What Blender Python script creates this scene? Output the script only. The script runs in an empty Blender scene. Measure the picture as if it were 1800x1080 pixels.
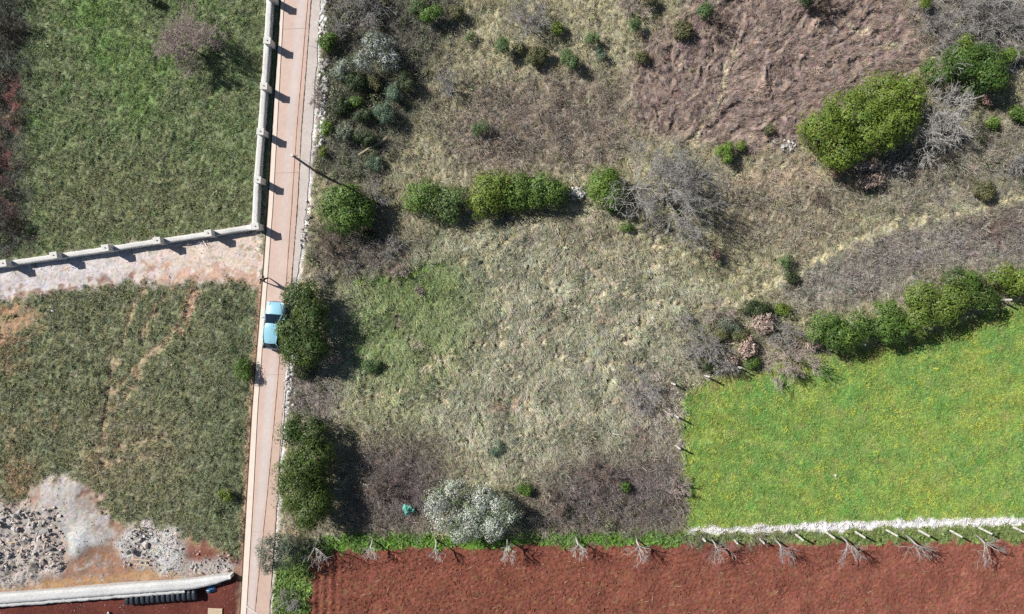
import bpy, math, random
import numpy as np
from mathutils import Vector, Matrix

S = bpy.context.scene
COL = S.collection
rad = math.radians

# ---------------------------------------------------------------- camera, sky, sun, exposure
CAM_H = 60.0
cam = bpy.data.cameras.new('camera'); cam.lens = 24.0; cam.sensor_width = 36.0
cam.clip_start = 0.5; cam.clip_end = 6000
cam_o = bpy.data.objects.new('camera', cam); COL.objects.link(cam_o)
cam_o.location = (0, 0, CAM_H); cam_o.rotation_euler = (0, 0, 0)
S.camera = cam_o
SUN_EL = rad(38.5)
SUN_DIR = (-0.885, 0.466)                      # towards the sun, on the ground
world = bpy.data.worlds.new('World'); S.world = world; world.use_nodes = True
wn = world.node_tree
sky = wn.nodes.new('ShaderNodeTexSky'); sky.sky_type = 'NISHITA'; sky.sun_disc = False
sky.sun_elevation = SUN_EL; sky.sun_rotation = math.atan2(SUN_DIR[0], SUN_DIR[1])
bgn = wn.nodes['Background']; bgn.inputs['Strength'].default_value = 0.05
wn.links.new(sky.outputs[0], bgn.inputs['Color'])
sun = bpy.data.lights.new('sun', 'SUN'); sun.energy = 5.0; sun.angle = rad(0.53); sun.color = (1.0, 0.975, 0.935)
sun_o = bpy.data.objects.new('sun', sun); COL.objects.link(sun_o)
d = Vector((-SUN_DIR[0]*math.cos(SUN_EL), -SUN_DIR[1]*math.cos(SUN_EL), -math.sin(SUN_EL)))
sun_o.rotation_euler = d.to_track_quat('-Z', 'Y').to_euler(); sun_o.location = (-40, 20, 50)
S.view_settings.view_transform = 'Standard'; S.view_settings.look = 'None'
S.view_settings.exposure = 0.14; S.view_settings.gamma = 1.0; S.view_settings.use_curve_mapping = False
S.cycles.use_denoising = False
S.cycles.max_bounces = 5; S.cycles.diffuse_bounces = 1; S.cycles.glossy_bounces = 2; S.cycles.transparent_max_bounces = 4

# ---------------------------------------------------------------- helpers
R = np.random.default_rng(7)
def lin(r, g, b):
    a = np.array([r, g, b], float)/255.0
    return np.where(a <= 0.04045, a/12.92, ((a+0.055)/1.055)**2.4)
def W(px, py, z=0.0):                            # a spot of the photograph, at height z, as a place
    s = (CAM_H - z)/CAM_H
    return np.array([(px-900)/20*s, (540-py)/20*s, z])
def prop(o, label=None, cat=None, group=None, kind=None):
    if label: o['label'] = label
    if cat: o['category'] = cat
    if group: o['group'] = group
    if kind: o['kind'] = kind
    return o
def empty(name, loc, rz=0.0, label=None, cat=None, group=None):
    o = bpy.data.objects.new(name, None); COL.objects.link(o)
    o.empty_display_size = 0.3; o.location = loc; o.rotation_euler = (0, 0, rz)
    return prop(o, label, cat, group)
def mesh(name, V, F, mat=None, C=None, smooth=False):
    V = np.ascontiguousarray(V, dtype=np.float32); F = np.ascontiguousarray(F, dtype=np.int32)
    me = bpy.data.meshes.new(name); k = F.shape[1]; m = len(F)
    me.vertices.add(len(V)); me.vertices.foreach_set('co', V.ravel())
    me.loops.add(m*k); me.loops.foreach_set('vertex_index', F.ravel())
    me.polygons.add(m); me.polygons.foreach_set('loop_start', np.arange(0, m*k, k, dtype=np.int32))
    me.update(calc_edges=True)
    if smooth: me.polygons.foreach_set('use_smooth', np.ones(m, dtype=bool))
    if C is not None:
        a = me.color_attributes.new('c', 'FLOAT_COLOR', 'POINT')
        c4 = np.ones((len(V), 4), np.float32); c4[:, :3] = C
        a.data.foreach_set('color', c4.ravel())
    if mat: me.materials.append(mat)
    return me
def link(name, me, parent=None, loc=None, rot=None, scale=None):
    o = bpy.data.objects.new(name, me); COL.objects.link(o)
    if parent: o.parent = parent
    if loc is not None: o.location = loc
    if rot is not None: o.rotation_euler = rot
    if scale is not None: o.scale = scale
    return o
class MB:                                        # collects boxes / prisms / tubes, any polygon size
    def __init__(s): s.v = []; s.f = []
    def add(s, vs, fs):
        n = len(s.v); s.v += [tuple(v) for v in vs]; s.f += [tuple(i+n for i in f) for f in fs]; return s
    def box(s, c, h, rz=0.0, taper=1.0, top=None):
        ca, sa = math.cos(rz), math.sin(rz); vs = []
        for z, t in ((-h[2], 1.0), (h[2], taper)):
            for x, y in ((-1, -1), (1, -1), (1, 1), (-1, 1)):
                X, Y = x*h[0]*t, y*h[1]*t
                vs.append((c[0]+X*ca-Y*sa, c[1]+X*sa+Y*ca, c[2]+z))
        return s.add(vs, [(3, 2, 1, 0), (4, 5, 6, 7), (0, 1, 5, 4), (1, 2, 6, 5), (2, 3, 7, 6), (3, 0, 4, 7)])
    def tube(s, pts, rs, n=8, cap=True):
        pts = [Vector(p) for p in pts]; base = len(s.v); vs = []; fs = []
        for i, p in enumerate(pts):
            t = (pts[min(i+1, len(pts)-1)] - pts[max(i-1, 0)]).normalized()
            u = t.cross(Vector((0, 0, 1)) if abs(t.z) < 0.9 else Vector((1, 0, 0))).normalized(); w = t.cross(u)
            for k in range(n):
                a = 2*math.pi*k/n; vs.append(p + (u*math.cos(a) + w*math.sin(a))*rs[i])
        for i in range(len(pts)-1):
            for k in range(n):
                fs.append((i*n+k, i*n+(k+1) % n, (i+1)*n+(k+1) % n, (i+1)*n+k))
        if cap: fs += [tuple(reversed(range(n))), tuple((len(pts)-1)*n+k for k in range(n))]
        return s.add(vs, fs)
    def mesh(s, name, mat, smooth=False, bevel=0):
        me = bpy.data.meshes.new(name); me.from_pydata([tuple(v) for v in s.v], [], s.f); me.update()
        if mat: me.materials.append(mat)
        if bevel:
            import bmesh
            bm = bmesh.new(); bm.from_mesh(me)
            bmesh.ops.recalc_face_normals(bm, faces=bm.faces)
            bmesh.ops.bevel(bm, geom=[e for e in bm.edges], offset=bevel, segments=2, affect='EDGES', profile=0.6)
            bm.to_mesh(me); bm.free()
        if smooth: me.polygons.foreach_set('use_smooth', np.ones(len(me.polygons), dtype=bool))
        return me

# ---------------------------------------------------------------- materials
def material(name, color=(0.5, 0.5, 0.5), rough=0.85, attr=None, attr_type='GEOMETRY', noise=None, bump=None, metal=0.0, spec=0.3, var=None, coat=0.0, transl=0.0):
    """colour (or the attribute holding it), broken by procedural noise, with bump"""
    m = bpy.data.materials.new(name); m.use_nodes = True
    t = m.node_tree; b = t.nodes['Principled BSDF']; L = t.links.new
    b.inputs['Roughness'].default_value = rough; b.inputs['Metallic'].default_value = metal
    b.inputs['Specular IOR Level'].default_value = spec; b.inputs['Coat Weight'].default_value = coat
    tc = t.nodes.new('ShaderNodeTexCoord')
    if attr:
        a = t.nodes.new('ShaderNodeAttribute'); a.attribute_name = attr; a.attribute_type = attr_type; src = a.outputs['Color']
    else:
        rgb = t.nodes.new('ShaderNodeRGB'); rgb.outputs[0].default_value = (*color, 1); src = rgb.outputs[0]
    if var:                                      # a second per-corner attribute that lightens / darkens
        a2 = t.nodes.new('ShaderNodeAttribute'); a2.attribute_name = var
        mx = t.nodes.new('ShaderNodeMix'); mx.data_type = 'RGBA'; mx.blend_type = 'MULTIPLY'; mx.inputs['Factor'].default_value = 1
        L(src, mx.inputs['A']); L(a2.outputs['Color'], mx.inputs['B']); src = mx.outputs['Result']
    for sc, lo, hi in (noise or []):
        n = t.nodes.new('ShaderNodeTexNoise'); n.inputs['Scale'].default_value = sc; n.inputs['Detail'].default_value = 4; n.inputs['Roughness'].default_value = 0.65
        L(tc.outputs['Object'], n.inputs['Vector'])
        mr = t.nodes.new('ShaderNodeMapRange'); mr.inputs['From Min'].default_value = 0.3; mr.inputs['From Max'].default_value = 0.7
        mr.inputs['To Min'].default_value = lo; mr.inputs['To Max'].default_value = hi
        L(n.outputs['Fac'], mr.inputs['Value'])
        mx = t.nodes.new('ShaderNodeMix'); mx.data_type = 'RGBA'; mx.blend_type = 'MULTIPLY'; mx.inputs['Factor'].default_value = 1
        L(src, mx.inputs['A']); L(mr.outputs[0], mx.inputs['B']); src = mx.outputs['Result']
    L(src, b.inputs['Base Color'])
    if transl:
        tr = t.nodes.new('ShaderNodeBsdfTranslucent'); L(src, tr.inputs['Color'])
        ms = t.nodes.new('ShaderNodeMixShader'); ms.inputs[0].default_value = transl
        L(b.outputs[0], ms.inputs[1]); L(tr.outputs[0], ms.inputs[2]); L(ms.outputs[0], t.nodes['Material Output'].inputs['Surface'])
    if bump:
        sc, st, dist = bump
        n = t.nodes.new('ShaderNodeTexNoise'); n.inputs['Scale'].default_value = sc; n.inputs['Detail'].default_value = 5; n.inputs['Roughness'].default_value = 0.7
        L(tc.outputs['Object'], n.inputs['Vector'])
        bp = t.nodes.new('ShaderNodeBump'); bp.inputs['Strength'].default_value = st; bp.inputs['Distance'].default_value = dist
        L(n.outputs['Fac'], bp.inputs['Height']); L(bp.outputs[0], b.inputs['Normal'])
    return m
M_turf = material('turf', attr='c', rough=0.95, spec=0.1, noise=[(5, 0.72, 1.28)], bump=(7, 0.9, 0.16))
M_soil = material('soil', attr='c', rough=0.95, spec=0.1, noise=[(4, 0.82, 1.18)], bump=(9, 0.8, 0.06))
M_site = material('site_soil', attr='c', rough=0.95, spec=0.1, noise=[(5, 0.9, 1.1)], bump=(12, 0.6, 0.02))
M_gravelbed = material('gravel_bed', attr='c', rough=0.9, spec=0.2, noise=[(9, 0.86, 1.12)], bump=(14, 0.6, 0.02))
M_outer = material('outer_land', lin(105, 108, 82)*0.9, noise=[(0.05, 0.7, 1.3), (0.9, 0.75, 1.25)], bump=(1.5, 0.6, 0.3))
M_tuft = material('grass_blade', attr='c', attr_type='INSTANCER', var='v', rough=0.75, spec=0.15)
M_leaf = material('leaf', attr='c', rough=0.5, spec=0.35, transl=0.05)
M_dry = material('dry_leaf', attr='c', rough=0.8, spec=0.15, transl=0.1)
M_barkgrey = material('grey_bark', lin(168, 164, 160), noise=[(3, 0.75, 1.25)], rough=0.85)
M_barkbrown = material('brown_bark', lin(146, 128, 118), noise=[(3, 0.75, 1.25)], rough=0.9)
M_barkpale = material('pale_bark', lin(196, 191, 184), noise=[(4, 0.75, 1.2)], rough=0.8)
M_barkpink = material('pinkish_bark', lin(192, 174, 166), noise=[(3, 0.75, 1.25)], rough=0.9)
M_barkdark = material('dark_bark', lin(70, 60, 50), noise=[(3, 0.7, 1.3)], rough=0.9)
M_wall = material('rough_limestone', lin(224, 221, 215), noise=[(.7, 0.84, 1.06), (7, 0.84, 1.1)], bump=(9, 0.6, 0.06), rough=0.9)
M_wallw = material('white_limestone', lin(224, 223, 220), noise=[(.8, 0.86, 1.06), (8, 0.72, 1.14), (25, .8, 1.1)], bump=(12, 0.7, 0.025), rough=0.9)
M_cap = material('pale_cap_stone', lin(222, 219, 212), noise=[(6, 0.9, 1.06)], bump=(18, 0.4, 0.02), rough=0.85)
M_concrete_w = material('white_concrete', lin(228, 224, 216), noise=[(5, 0.86, 1.05)], rough=0.8)
M_steel = material('dark_steel', lin(70, 66, 62), rough=0.6, metal=0.5, noise=[(10, .7, 1.2)])
M_stone = material('limestone_chunk', attr='c', noise=[(6, 0.82, 1.15)], bump=(12, 0.6, 0.05), rough=0.9)

# ---------------------------------------------------------------- maps of the land (2.5 photo pixels = 0.125 m)
STEP = 2.5
gx = np.arange(-140, 1941, STEP); gy = np.arange(-140, 1221, STEP)
NX, NY = len(gx), len(gy)
PX, PY = np.meshgrid(gx, gy)
fy = np.fft.fftfreq(NY, 0.125)[:, None]; fx = np.fft.fftfreq(NX, 0.125)[None, :]
KK = np.sqrt(fx**2+fy**2)+1e-9
def nz(wave, seed, spread=0.45):                 # band noise of a wavelength in metres, unit deviation
    r = np.random.default_rng(seed).standard_normal((NY, NX))
    f = np.exp(-(np.log(KK*wave))**2/(2*spread**2)); f[0, 0] = 0
    o = np.fft.ifft2(np.fft.fft2(r)*f).real
    return o/o.std()
def blur(a, m):                                  # gaussian, m in metres
    if m <= 0: return a
    return np.fft.ifft2(np.fft.fft2(a)*np.exp(-2*(math.pi*m)**2*KK**2)).real
WX = nz(2.0, 1, .6)*9 + nz(0.7, 3)*4; WY = nz(2.0, 2, .6)*9 + nz(0.7, 4)*4
def inpoly(poly, x, y):
    ins = np.zeros(x.shape, bool); n = len(poly)
    for i in range(n):
        x0, y0 = poly[i]; x1, y1 = poly[(i+1) % n]
        if y0 == y1: continue
        c = ((y0 > y) != (y1 > y)) & (x < (x1-x0)*(y-y0)/(y1-y0)+x0)
        ins ^= c
    return ins
def area(poly, soft=0.3, warp=1.0):
    return np.clip(blur(inpoly(poly, PX+WX*warp, PY+WY*warp).astype(float), soft), 0, 1)
def spot(x, y, rx, ry=None, soft=0.5):
    ry = ry or rx
    q = np.sqrt(((PX+WX-x)/rx)**2+((PY+WY-y)/ry)**2)
    return np.clip((1.3-q)/(soft*1.2), 0, 1)
def dist_line(pts):
    dmin = np.full(PX.shape, 1e9)
    for (x0, y0), (x1, y1) in zip(pts[:-1], pts[1:]):
        dx, dy = x1-x0, y1-y0
        t = np.clip(((PX-x0)*dx+(PY-y0)*dy)/(dx*dx+dy*dy), 0, 1)
        dmin = np.minimum(dmin, np.hypot(PX-x0-t*dx, PY-y0-t*dy))
    return dmin
def line(pts, w, soft=3.0, warp=0.5):            # 1 inside a track of half width w px
    dd = dist_line(pts)+warp*(WX*0.5+nz(1.5, 12)*2)
    return np.clip((w+soft-dd)/soft, 0, 1)
A = np.zeros((NY, NX, 3))
def paint(mask, col, k=1.0):
    global A
    m = np.clip(mask*k, 0, 1)[..., None]
    A = A*(1-m)+np.asarray(col)*m
def nmask(wave, seed, thr=0.3, soft=0.8): return np.clip((nz(wave, seed, .7)-thr)/soft, 0, 1)

# road edges in photo pixels, (y, x)
Ys = [-140, 0, 230, 360, 500, 720, 870, 1080, 1220]
def edge(*xs): return lambda y: np.interp(y, Ys, xs)
E_dark = edge(502, 492, 477, 470, 460, 442, 433, 421, 413)
E_kerb = edge(509, 499.5, 487, 480, 469.5, 453, 445.5, 433, 425)
E_crack = edge(554, 541.5, 521.5, 513, 503, 484, 470, 448, 434)
E_conc = edge(560, 547, 530, 523, 512, 496.5, 487, 473, 465)
E_right = edge(580, 566, 552, 542, 523, 503, 490, 474, 466)

P_ul = [(-150, -150), (506, -150), (496, 0), (470, 260), (455, 400), (0, 463), (-150, 485)]
P_drive = [(-150, 470), (0, 466), (150, 445), (300, 424), (452, 400), (460, 420), (459, 505), (400, 494), (340, 500), (250, 500), (150, 508), (60, 520), (0, 527), (-150, 535)]
P_ll = [(-150, 535), (0, 527), (60, 520), (150, 508), (250, 500), (340, 500), (400, 494), (459, 505), (442, 720), (425, 980), (410, 990), (330, 945), (240, 930), (195, 960), (60, 880), (-150, 900)]
P_build = [(-150, 895), (40, 885), (70, 850), (105, 838), (145, 850), (180, 880), (200, 925), (250, 925), (330, 945), (425, 985), (424, 1080), (418, 1230), (-150, 1230)]
P_center = [(560, 560), (620, 470), (720, 425), (900, 385), (1000, 350), (1090, 410), (1180, 470), (1290, 540), (1210, 600), (1190, 690), (1190, 790), (1000, 800), (900, 850), (780, 770), (640, 760), (580, 700)]
P_brack = [(1150, 60), (1200, 30), (1260, -150), (1570, -150), (1600, 40), (1630, 130), (1510, 160), (1440, 220), (1400, 265), (1300, 262), (1200, 245), (1118, 222), (1105, 130)]
P_green = [(1206, 690), (1245, 668), (1310, 656), (1430, 628), (1520, 612), (1590, 600), (1725, 552), (1800, 530), (1950, 480), (1950, 905), (1800, 911), (1560, 916), (1380, 925), (1212, 932), (1202, 800)]
P_strip = [(1212, 929), (1380, 923), (1560, 915), (1800, 910), (1950, 904), (1950, 917), (1800, 922), (1560, 928), (1380, 935), (1212, 935)]
P_red = [(545, 972), (700, 962), (1000, 957), (1190, 957), (1400, 955), (1800, 952), (1950, 950), (1950, 1230), (538, 1230)]
P_verge = [(478, 1000), (560, 945), (640, 938), (760, 940), (1200, 938), (1380, 936), (1560, 930), (1800, 922), (1950, 918), (1950, 954), (1800, 956), (1190, 961), (700, 966), (552, 976), (545, 1080), (540, 1230), (470, 1230)]

# base: straw / grey green waste land
paint(np.ones((NY, NX)), lin(133, 128, 100))
paint(nmask(4, 21, 0.1, 1.5), lin(112, 112, 84), .8)
paint(nmask(2.0, 22, 0.4, 1.0), lin(146, 136, 108), .7)
paint(nmask(1.2, 23, 0.8, 0.8), lin(108, 98, 86), .6)
# upper middle waste land
P_mid = [(600, 230), (730, 190), (760, 110), (860, 20), (1100, -20), (1130, 120), (1110, 220), (1200, 250), (1080, 290), (1000, 340), (720, 330), (600, 330)]
paint(area(P_mid, .8), lin(138, 131, 106), .7)
paint(area([(860, 140), (1000, 130), (1110, 150), (1120, 240), (1080, 290), (960, 300), (860, 310), (780, 290), (790, 190)], 1.0), lin(114, 101, 92), .75)
paint(area([(700, 70), (790, 20), (830, 70), (760, 200), (690, 340), (620, 330), (650, 260)], .8), lin(118, 114, 92), .6)
# right waste land
P_rscrub = [(1420, 470), (1560, 400), (1700, 380), (1950, 330), (1950, 480), (1800, 470), (1650, 480), (1540, 530), (1400, 540), (1340, 520)]
paint(area(P_rscrub, .8), lin(116, 110, 104), .85)
paint(area([(1560, 250), (1800, 200), (1950, 180), (1950, 330), (1700, 370), (1560, 380), (1480, 340)], 1.), lin(120, 114, 100), .8)
paint(area([(1250, 300), (1400, 285), (1500, 330), (1500, 400), (1420, 450), (1300, 430), (1240, 350)], .9), lin(128, 117, 100), .7)
paint(area([(1300, 315), (1400, 288), (1460, 300), (1400, 318), (1320, 335)], .5), lin(160, 138, 118), .6)
paint(spot(1760, 400, 60, 25), lin(100, 80, 70), .6)
paint(area([(1560, -150), (1950, -150), (1950, 130), (1800, 120), (1640, 110), (1600, 40)], 1.0), lin(126, 120, 112), .8)
paint(area([(1560, 60), (1640, 70), (1650, 120), (1600, 130), (1540, 100)], .7), lin(146, 132, 104), .8)
# bracken slope
brack = area(P_brack, .5)
paint(brack, lin(129, 113, 103))
paint(brack*nmask(2.5, 31, .2, 1), lin(148, 130, 116), .7)
paint(brack*nmask(1.5, 32, .6, 1), lin(112, 92, 88), .7)
# central meadow
cen = area(P_center, .9)
paint(cen, lin(149, 146, 122))
paint(cen*nmask(3, 33, .2, 1.2), lin(158, 151, 130), .8)
paint(cen*nmask(2.2, 34, .5, 1.), lin(128, 130, 102), .7)
G1 = area([(600, 480), (690, 465), (820, 455), (850, 520), (820, 640), (760, 700), (660, 700), (610, 640), (625, 560)], 1.6)
paint(G1, lin(118, 131, 82), .75)
paint(area([(610, 500), (700, 480), (800, 465), (810, 500), (760, 530), (650, 520)], .8), lin(104, 128, 66), .55)
paint(spot(650, 585, 45, 55)*nmask(1.2, 35, -.3, 1), lin(92, 122, 60), .5)
paint(area([(590, 690), (640, 660), (760, 720), (740, 770), (640, 770)], .9), lin(150, 150, 108), .5)
paint(area([(1000, 360), (1080, 400), (1160, 470), (1100, 480), (1000, 450), (960, 400)], 1.), lin(138, 126, 104), .6)
for x, y, rx, ry in ((890, 715, 28, 9), (1130, 770, 22, 12), (1065, 555, 16, 8), (690, 470, 18, 9)):
    paint(spot(x, y, rx, ry), lin(176, 142, 124), .6)
paint(area([(1100, 640), (1190, 640), (1200, 790), (1120, 780), (1090, 700)], .9), lin(138, 124, 116), .6)
# brown bramble corners of the meadow
P_bram1 = [(640, 770), (760, 770), (800, 850), (760, 930), (640, 940), (600, 900)]
P_bram2 = [(980, 800), (1100, 800), (1200, 790), (1206, 940), (950, 940), (905, 900), (960, 860)]
P_bram3 = [(550, 400), (640, 400), (730, 420), (740, 470), (640, 480), (560, 480), (545, 440)]
for p in (P_bram1, P_bram2, P_bram3): paint(area(p, 1.3, 1.6), lin(92, 81, 79), .95)
paint(area([(1060, 880), (1206, 870), (1206, 940), (960, 940)], .5), lin(92, 84, 74), .7)
P_thick = [(566, 20), (640, -150), (800, -150), (800, 40), (740, 120), (715, 200), (690, 260), (640, 330), (570, 320), (556, 240)]
paint(area(P_thick, .6), lin(92, 92, 78), .85)
paint(area([(585, -10), (700, -20), (690, 60), (600, 60)], .7), lin(132, 124, 116), .6)
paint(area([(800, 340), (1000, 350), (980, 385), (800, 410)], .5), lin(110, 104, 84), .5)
# verge by the road
paint(area([(495, 630), (520, 640), (600, 650), (590, 760), (500, 740)], .4), lin(118, 110, 104), .8)
paint(area([(486, 880), (530, 905), (620, 935), (560, 950), (480, 940)], .4), lin(124, 116, 96), .8)
# upper left grass field
ul = area(P_ul, .2, .3)
paint(ul, lin(108, 116, 82))
paint(ul*nmask(3.5, 41, 0, 1.2), lin(96, 112, 72), .8)
paint(ul*nmask(1.6, 42, .4, 1), lin(122, 124, 94), .5)
for x, y, rx, ry, k in ((150, 25, 45, 35, .9), (200, 90, 60, 60, .8), (240, 180, 40, 50, .9), (280, 120, 40, 30, .6), (80, 210, 16, 22, .9), (370, 285, 26, 14, .7), (190, 10, 60, 30, .6), (330, 5, 40, 10, .8)):
    paint(ul*spot(x, y, rx, ry, 1.2), lin(94, 128, 58), k*.7)
paint(ul*area([(60, 290), (250, 270), (420, 330), (440, 395), (100, 440)], 1.2), lin(114, 113, 84), .6)
lst = area([(-150, -150), (48, -150), (44, 150), (40, 300), (55, 440), (-150, 460)], .35)
paint(lst, lin(82, 84, 74), .95)
for x, y, rx, ry in ((22, 160, 17, 30), (16, 215, 16, 18), (12, 285, 20, 16), (14, 365, 14, 20), (-40, 300, 40, 80)):
    paint(spot(x, y, rx, ry, .5), lin(98, 62, 57), .9)
paint(spot(10, 210, 8, 20)+spot(3, 232, 10, 14), lin(150, 130, 110), .6)
# drive
drv = area(P_drive, .12, .5)
paint(drv, lin(200, 191, 185))
paint(drv*np.clip((PX-170)/160, 0, 1), lin(208, 188, 170), .9)
paint(drv*nmask(1.5, 51, .3, 1), lin(212, 202, 194), .3)
paint(drv*line([(250, 497), (330, 486), (400, 488), (458, 486)], 6, 12, 2), lin(190, 150, 126), .7)
paint(drv*line([(0, 524), (60, 517), (150, 506), (260, 498)], 3, 7, 2), lin(146, 110, 90), .8)
for x, y, rx, ry in ((292, 446, 8, 5), (262, 470, 12, 9), (118, 478, 6, 4), (420, 500, 20, 12)):
    paint(spot(x, y, rx, ry, .7), lin(172, 124, 100), .7)
paint(drv*(spot(445, 430, 16, 20)+spot(380, 458, 10, 5))*nmask(.7, 52, -.2, .8), lin(140, 128, 92), .7)
# lower left grass plot
ll = area(P_ll, .15, .5)
paint(ll, lin(106, 107, 79))
paint(ll*nmask(3, 43, .1, 1.2), lin(108, 108, 86), .8)
paint(ll*nmask(1.5, 44, .3, 1), lin(90, 97, 72), .8)
paint(ll*area([(385, 500), (460, 500), (425, 990), (340, 950), (380, 700)], 1.), lin(92, 98, 73), .7)
for x, y, rx, ry, k in ((20, 560, 50, 35, .9), (5, 600, 30, 20, .9), (20, 640, 22, 20, .5), (70, 745, 70, 9, .5), (30, 840, 35, 40, .7), (165, 810, 30, 25, .4), (15, 780, 25, 14, .5)):
    paint(ll*spot(x, y, rx, ry, 1.3), lin(140, 104, 84), k)
paint(ll*area([(150, 720), (280, 720), (330, 800), (230, 880), (150, 850)], 1.3), lin(120, 110, 88), .5)
tracks = [([(248, 508), (228, 555), (208, 615), (192, 670), (182, 740), (178, 820)], 2.2), ([(300, 508), (275, 545), (250, 590)], 1.8), ([(345, 508), (325, 560), (292, 600), (255, 628), (220, 665), (195, 690)], 3),
          ([(250, 650), (230, 680), (200, 720)], 1.6), ([(200, 790), (240, 775), (290, 770)], 1.6), ([(170, 830), (200, 812), (250, 806), (280, 800)], 1.6)]
TR = np.zeros((NY, NX))
for p, w in tracks:
    l = line(p, w, 5, .6)*ll; TR = np.maximum(TR, l); paint(l, lin(142, 124, 100), .7)
paint(line([(340, 498), (330, 540), (318, 570)], 3, 8, 1)*ll, lin(148, 122, 100), .7)
# building plot
bld = area(P_build, .15, .6)
paint(bld, lin(152, 122, 106))
paint(bld*area([(330, 945), (425, 985), (424, 1010), (360, 1000), (320, 970)], .3), lin(128, 74, 60), .9)
paint(bld*area([(-150, 1060), (0, 1058), (350, 1036), (424, 1012), (424, 1230), (-150, 1230)], .08, .2), lin(104, 58, 50))
paint(.7*bld*nmask(1.0, 61, .2, .9)*area([(180, 930), (260, 960), (260, 1010), (110, 1020), (120, 985)], .4), lin(178, 124, 84), .9)
paint(bld*area([(-150, 1045), (0, 1033), (70, 1022), (340, 998), (345, 1010), (0, 1044)], .12, .4), lin(182, 146, 106), .85)
rub = area([(-150, 885), (50, 890), (70, 880), (100, 915), (112, 960), (118, 1000), (70, 1020), (0, 1034), (-150, 1045)], .2, .8)
paint(rub, lin(184, 174, 167)); paint(rub*nmask(1.2, 62, .2, 1), lin(186, 166, 150), .6)
grey = area([(62, 885), (76, 850), (104, 838), (142, 850), (150, 872), (178, 892), (195, 925), (182, 955), (150, 972), (126, 974), (110, 940), (98, 905)], .15, .8)
paint(grey, lin(184, 177, 171)); paint(grey*nmask(1.4, 63, .2, 1), lin(180, 173, 167), .7); paint(spot(165, 885, 24, 12, .8)*grey, lin(176, 150, 128), .7)
wht = np.clip(blur(spot(141, 950, 20, 20, .7), .3)*1.2, 0, 1)*blur(grey, .2); paint(wht, lin(222, 224, 222), .9)
grv = area([(212, 945), (225, 930), (255, 925), (285, 935), (318, 940), (325, 975), (320, 1000), (260, 1004), (230, 985), (208, 970)], .2, .8)
paint(grv, lin(200, 195, 190)); paint(grv*spot(255, 985, 30, 14), lin(164, 140, 126), .7)
paint(area([(345, 985), (380, 980), (412, 1005), (350, 1012), (300, 1012)], .2, .8), lin(184, 178, 172), .9)
paint(spot(148, 1002, 14, 9, .6)+spot(180, 1000, 10, 6, .6), lin(176, 164, 154), .9)
ll = ll*(1-np.clip(grey+rub+grv, 0, 1))
# green field
grn = area(P_green, .12, .35)
paint(grn, lin(122, 153, 82))
paint(grn*nmask(6, 71, 0, 1.4), lin(130, 157, 80), .7)
paint(grn*nmask(14, 76, -.2, 1.5), lin(146, 160, 82), .75)
paint(grn*nmask(3.5, 78, .8, .7), lin(150, 154, 98), .45)
paint(grn*nmask(9, 77, .4, 1.2), lin(104, 150, 78), .6)
paint(grn*(area([(1200, 690), (1260, 690), (1270, 930), (1200, 935)], 1.5)+area([(1200, 870), (1800, 840), (1800, 915), (1200, 935)], 1.5)), lin(142, 158, 76), .35)
paint(grn*nmask(2.5, 72, .3, 1), lin(108, 148, 74), .7)
FLW = np.clip(nmask(2.2, 73, .3, 1)+.5*nmask(6, 74, .3, 1)+spot(1260, 905, 60, 14, 1.2)+.6*spot(1600, 740, 200, 60, 1.2)+spot(1780, 665, 40, 18)+.8*spot(1620, 890, 60, 12), 0, 1)*grn
paint(FLW, lin(160, 168, 78), .28)
paint(grn*(line([(1206, 690), (1245, 668), (1310, 656), (1430, 628), (1520, 612), (1590, 600), (1725, 552), (1800, 530)], 4, 14, 1.5)), lin(158, 150, 98), .7)
paint(grn*nmask(1.5, 75, .9, .8), lin(150, 152, 92), .35)
STR = area(P_strip, .08, .15); paint(STR, lin(206, 200, 194))
# ploughed red field, verge
red = area(P_red, .1, .35)
paint(red, lin(140, 86, 70))
paint(red*np.clip((PX-900)/900, 0, 1), lin(160, 102, 86), .8)
paint(red*nmask(5, 81, 0, 1.3), lin(135, 81, 70), .5); paint(red*nmask(.8, 82, .7, .8), lin(158, 102, 88), .5)
for y in (885+135, 1062): paint(red*line([(560, y+4), (900, y), (1800, y-12)], 2, 12, 3)*nmask(1.3, 83, .6, .7), lin(150, 116, 84), .6)
vrg = area(P_verge, .1, .35)*(1-red)
paint(vrg, lin(104, 126, 66))
paint(vrg*((PX < 1195) & (PX > 570)), lin(98, 140, 48), .8)
paint(vrg*nmask(1.4, 84, .4, .9), lin(86, 104, 62), .6)
paint(vrg*(PX > 1210), lin(116, 124, 78), .7)
paint(area([(1205, 938), (1330, 936), (1390, 936), (1390, 954), (1205, 957)], .2), lin(104, 92, 86), .8)
paint(vrg*(PX < 548)*(PY > 990), lin(108, 128, 70), .8)
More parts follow.
